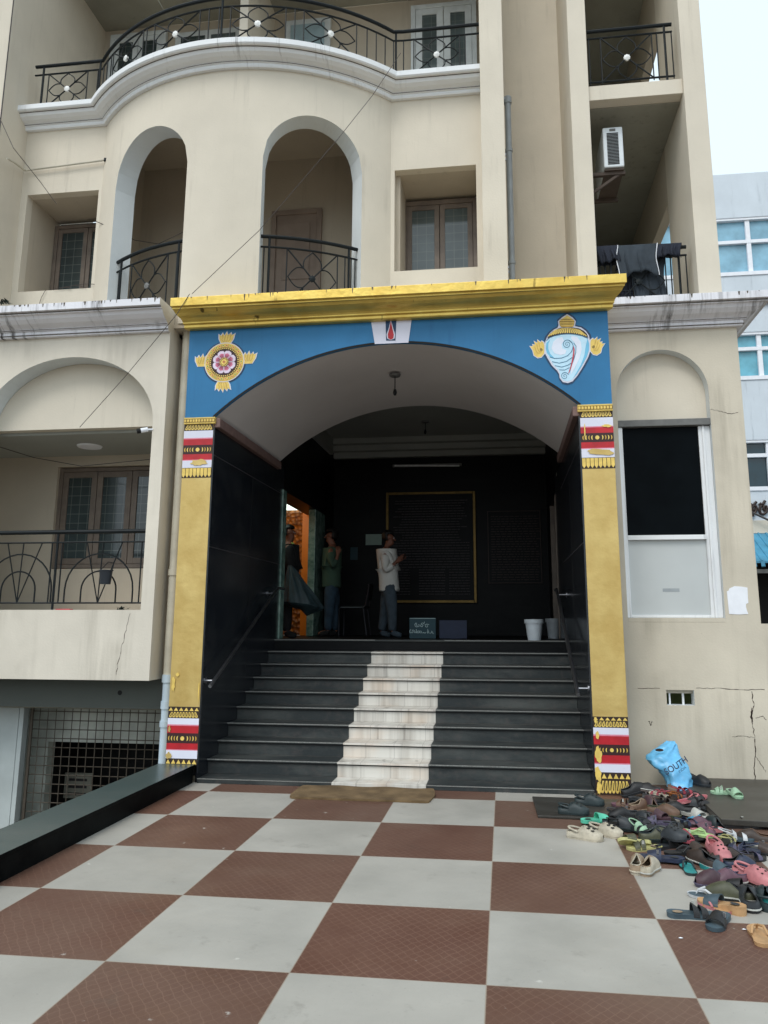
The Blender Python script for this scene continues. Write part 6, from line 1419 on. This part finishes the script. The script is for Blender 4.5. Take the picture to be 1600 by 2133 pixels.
FT = [
 ('dark green clog at the left end of the heap, opening towards the steps', 1195, 1690, 'clog', -8, 'dgreen', 'black', .024),
 ('dark green clog touching the foot of the right gold pillar', 1228, 1671, 'clog', -12, 'dgreen', 'black', .024),
 ('mint green slipper with its toe under a black sandal', 1243, 1706, 'slide', 25, 'mint', 'mint', .02, .27),
 ('black strappy sandal standing on the mint green slipper', 1278, 1712, 'sandal', 70, 'black', 'black', .05),
 ('long black thong slipper behind the mint green slipper', 1295, 1692, 'flip', -40, 'black', 'char', .05, .26, .098, 8),
 ('beige moulded clog with dark holes, left of its pair', 1219, 1742, 'clog', -22, 'beige', 'grey', .0, .27, .1),
 ('beige moulded clog with dark holes, right of its pair', 1262, 1735, 'clog', -28, 'beige', 'grey', .0, .27, .1),
 ('dark grey shoe behind the right beige clog', 1290, 1722, 'shoe', -10, 'char', 'dgreen', .01),
 ('pale yellow soled slipper tipped on its side, left one', 1322, 1752, 'slide', 200, 'yellow', 'olive', .03, .25, .098, -10, 35),
 ('pale yellow soled slipper under the black clog, right one', 1342, 1764, 'slide', 190, 'yellow', 'olive', .0),
 ('green edged sandal with a bow behind the yellow slipper', 1335, 1728, 'sandal', -60, 'pale', 'dgreen', .02),
 ('black sandal right of the green edged sandal', 1350, 1724, 'sandal', -70, 'black', 'grey', .03),
 ('olive green shoe half hidden behind the big black clog', 1368, 1746, 'shoe', 10, 'olive', 'dgreen', .02),
 ('big black clog lying in the middle of the heap with its opening up', 1399, 1742, 'clog', -52, 'char', 'black', .05, .30, .115, -6),
 ('wide navy blue slipper below the big black clog', 1378, 1785, 'slide', 170, 'navy', 'navy', .015, .29, .11),
 ('thin black slipper sole poking out right of the navy slipper', 1420, 1772, 'flip', 20, 'black', 'black', .03),
 ('khaki heeled sandal seen from behind, left of its pair', 1328, 1806, 'shoe', 75, 'khaki', 'beige', .0, .22, .09),
 ('khaki heeled sandal with a dark green side, right of its pair', 1354, 1810, 'shoe', 62, 'beige', 'khaki', .0, .22, .09),
 ('teal flip flop with a black thong at the lower edge of the heap', 1434, 1806, 'flip', 88, 'teal', 'dgreen', .0, .24, .095),
 ('worn dark brown shoe right of the teal flip flop', 1464, 1795, 'shoe', 115, 'dbrown', 'black', .0, .28, .1),
 ('teal slipper whose toe end pokes out right of the brown shoe', 1493, 1808, 'slide', -50, 'teal', 'slate', .0, .23),
 ('pink clog standing with its opening towards the building', 1496, 1775, 'clog', -76, 'pink', 'dpink', .035, .24, .1, 14),
 ('pink clog at the right edge of the photo', 1572, 1828, 'clog', -48, 'pink', 'brown', .02, .28, .105, 4),
 ('pale pink slipper left of the pink clog at the right edge', 1533, 1820, 'slide', 12, 'pink', 'pink', .01, .23),
 ('small navy shoe behind the pale pink slipper', 1542, 1806, 'shoe', 5, 'navy', 'black', .01, .2),
 ('purple brown shoe pointing left below the teal slipper', 1488, 1838, 'shoe', 195, 'maroon', 'purple', .0, .24),
 ('mauve shoe with a glossy toe beside the purple brown shoe', 1520, 1836, 'shoe', 200, 'mauve', 'purple', .0, .22),
 ('slate grey flip flop with a white rimmed sole pointing left', 1480, 1862, 'flip', 172, 'slate', 'white', .0, .25),
 ('slate blue wedge slipper with a tan heel', 1503, 1886, 'wedge', 140, 'slate', 'tan', .0, .27, .1),
 ('dark olive shoe behind the slate blue wedge slipper', 1522, 1866, 'shoe', 160, 'olive', 'black', .0, .27),
 ('large worn black shoe seen from its heel near the right edge', 1560, 1876, 'shoe', 80, 'char', 'black', .0, .30, .115),
 ('dark teal clog cut by the right edge of the photo', 1594, 1876, 'clog', 85, 'dgreen', 'teal', .0, .28, .11),
 ('black slipper with a wide strap lying flat and pointing left', 1441, 1902, 'slide', 3, 'slate', 'black', .0, .26),
 ('black slipper with its toe towards the viewer, nearest of the black ones', 1497, 1917, 'slide', -118, 'slate', 'black', .0, .26),
 ('dusty pink slipper sole between the two black slippers', 1488, 1884, 'flip', 120, 'tan', 'pink', .0, .22),
 ('tan wedge flip flop nearest the viewer at lower right', 1582, 1944, 'flip', 82, 'tan', 'tan', .0, .26, .1),
 ('black slipper with bright blue stripes on its strap', 1459, 1712, 'slide', 185, 'slate', 'blue', .045, .29, .105),
 ('pale grey flat shoe beside the corner of the granite slab', 1447, 1696, 'slide', -55, 'lgrey', 'lgrey', .04, .25),
 ('pink flip flop with a pale rim lying in front of the blue bag', 1443, 1662, 'flip', 28, 'dpink', 'pink', .06, .30, .1, -6),
 ('orange brown sandal just below the blue bag', 1405, 1660, 'sandal', 60, 'orange', 'dbrown', .06),
 ('dark red sandal at the bottom of the blue bag', 1422, 1650, 'sandal', 30, 'red', 'maroon', .06),
 ('coral pink sandal left of the bottom of the blue bag', 1375, 1655, 'sandal', 120, 'dpink', 'beige', .05),
 ('black open shoe leaning against the gold pillar', 1324, 1648, 'shoe', 20, 'black', 'char', .03, .27, .1, -12),
 ('grey black slipper in front of the shoe by the pillar', 1340, 1664, 'slide', -20, 'char', 'black', .03),
 ('mauve slipper beside the foot of the right pillar', 1305, 1676, 'slide', 160, 'mauve', 'brown', .02),
 ('light brown shoe upper lying crumpled behind the mauve slipper', 1336, 1684, 'shoe', 35, 'brown', 'khaki', .03),
 ('reddish brown shoe standing on its heel in the middle row', 1358, 1680, 'shoe', 100, 'maroon', 'brown', .05, .24, .09, -24),
 ('tan trimmed black slip on with a pale lining', 1383, 1694, 'shoe', -30, 'brown', 'olive', .05, .26),
 ('grey brown sandal right of the mauve slipper', 1322, 1694, 'sandal', -30, 'brown', 'dbrown', .02),
 ('violet grey slipper behind the big black clog', 1368, 1712, 'slide', 170, 'purple', 'purple', .04),
 ('flat black shoe in the shade behind the striped slipper', 1412, 1690, 'shoe', 170, 'black', 'black', .03, .28),
 ('black slip on between the light brown and tan trimmed shoes', 1392, 1676, 'slide', 15, 'black', 'dbrown', .03),
 ('lime green flip flop lying across the centre right of the heap', 1447, 1732, 'flip', -38, 'lime', 'lime', .055, .28, .095),
 ('red lined slipper just left of the lime green flip flop', 1424, 1742, 'slide', -80, 'dpink', 'red', .055, .24),
 ('dusty pink slipper behind the lime green flip flop', 1472, 1726, 'slide', 190, 'pink', 'mauve', .03, .24),
 ('dark green shoe standing next to the dusty pink slipper', 1490, 1722, 'shoe', 105, 'dgreen', 'black', .02, .22, .09, -16),
 ('long matt black slipper lying under the edge of the granite slab', 1545, 1718, 'slide', 5, 'black', 'black', .0, .34, .12),
 ('grey sandal with a white ankle strap near the right edge', 1534, 1744, 'sandal', -8, 'white', 'slate', .02, .24),
 ('navy blue sandal with knotted straps right of the upright pink clog', 1543, 1768, 'sandal', 150, 'navy', 'navy', .02),
 ('charcoal slipper at the right edge above the pink clog', 1582, 1768, 'slide', -28, 'char', 'dbrown', .01, .27),
 ('black shoe lying under the upright pink clog', 1525, 1790, 'shoe', 185, 'dbrown', 'black', .0, .28),
 ('yellow brown sandal behind the upright pink clog', 1513, 1752, 'sandal', 60, 'yellow', 'black', .03),
 ('very dark slipper between the brown shoe and the big black clog', 1445, 1768, 'slide', -60, 'black', 'dbrown', .02),
 ('pale green flip flop lying on the granite slab, left of the two', 1505, 1649, 'slide', 175, 'pale', 'pale', .070, .2, .09),
 ('pale green slipper tipped towards the viewer on the granite slab, right of the two', 1530, 1652, 'slide', -75, 'pale', 'pale', .078, .2, .09, 8),
 ('black shoe lying against the wall right of the blue bag', 1432, 1626, 'shoe', -30, 'black', 'char', .05, .24),
 ('second black shoe at the wall, its opening towards the viewer', 1458, 1631, 'shoe', -50, 'black', 'char', .070, .22),
 ('dark blue slipper heel cut by the right photo edge beside the pink clog', 1601, 1832, 'slide', 30, 'navy', 'navy', .0, .2),

 ('black sandal filling the gap between the navy slipper and the striped slipper', 1420, 1752, 'sandal', 150, 'black', 'char', .0),
 ('dark brown slipper deep in the heap behind the striped slipper', 1430, 1702, 'slide', 70, 'dbrown', 'black', .0),
 ('grey black shoe at the back of the heap under the pink flip flop', 1455, 1680, 'shoe', 150, 'char', 'black', .0),
 ('charcoal flip flop under the lime green flip flop', 1465, 1745, 'flip', 30, 'char', 'black', .0),
 ('worn brown slipper below the light brown shoe', 1352, 1702, 'slide', 150, 'brown', 'dbrown', .0),
 ('black slip on showing between the two pink clogs', 1525, 1772, 'slide', -15, 'black', 'purple', .0),
 ('dark slipper tucked under the big black clog', 1385, 1760, 'slide', 40, 'char', 'black', .0),
 ('plum coloured sandal right of the lime green flip flop', 1480, 1745, 'sandal', -100, 'mauve', 'black', .0),
 ('small brown shoe near the right edge behind the charcoal slipper', 1570, 1750, 'shoe', 160, 'dbrown', 'brown', .0),
 ('black rubber slipper right of the purple brown shoe', 1545, 1848, 'slide', 150, 'black', 'black', .0),

 ('black shoe lying sideways between the pillar foot and the coral sandal', 1350, 1648, 'shoe', 150, 'black', 'dbrown', .04, .24, .09, 0, 30),
 ('dark brown sandal left of the orange brown sandal', 1385, 1668, 'sandal', 20, 'dbrown', 'black', .04),
 ('black strappy sandal leaning on the corner of the granite slab', 1462, 1672, 'sandal', -70, 'black', 'char', .04, .24, .095, 10),
 ('rust brown slipper under the dark red sandal', 1432, 1668, 'slide', 160, 'orange', 'maroon', .02),
 ('grey slipper between the mauve slipper and the light brown shoe', 1320, 1678, 'slide', 60, 'grey', 'char', .02, .22),
 ('black shoe half hidden behind the mint green slipper', 1300, 1702, 'shoe', 190, 'black', 'char', .02, .25),
 ('maroon slipper in front of the tan trimmed black slip on', 1368, 1698, 'slide', -45, 'maroon', 'maroon', .06, .24),
 ('dark navy sandal between the striped slipper and the pale grey flat', 1432, 1716, 'sandal', 30, 'navy', 'black', .05),
 ('small black flip flop on top of the heap behind the red lined slipper', 1405, 1722, 'flip', 60, 'black', 'char', .08, .22),
 ('mauve shoe wedged below the pale grey flat shoe', 1462, 1722, 'shoe', -160, 'mauve', 'maroon', .02, .23),
 ('charcoal shoe standing behind the violet grey slipper', 1345, 1712, 'shoe', 110, 'char', 'black', .03, .23, .09, -18),
 ('brown slip on at the back of the heap against the wall', 1392, 1645, 'slide', -15, 'dbrown', 'brown', .03),
 ('faded purple sandal below the navy sandal with knotted straps', 1560, 1786, 'sandal', 20, 'purple', 'black', .0),
 ('black slipper below the upright pink clog', 1500, 1798, 'slide', 165, 'black', 'char', .0, .24),
]
for f_ in FT: footwear(*f_)
# small litter on the tiles
b = MB()
for px, py in ((1418, 1954), (1550, 1936)): p = atz(px, py, .003); b.poly([(p.x-.012, p.y, .003), (p.x, p.y-.008, .004), (p.x+.014, p.y+.002, .003), (p.x, p.y+.008, .005)], 'paper')
tag(b.build('litter_scraps'), 'tiny white scraps of litter on the brown tile near the black slippers', 'litter')
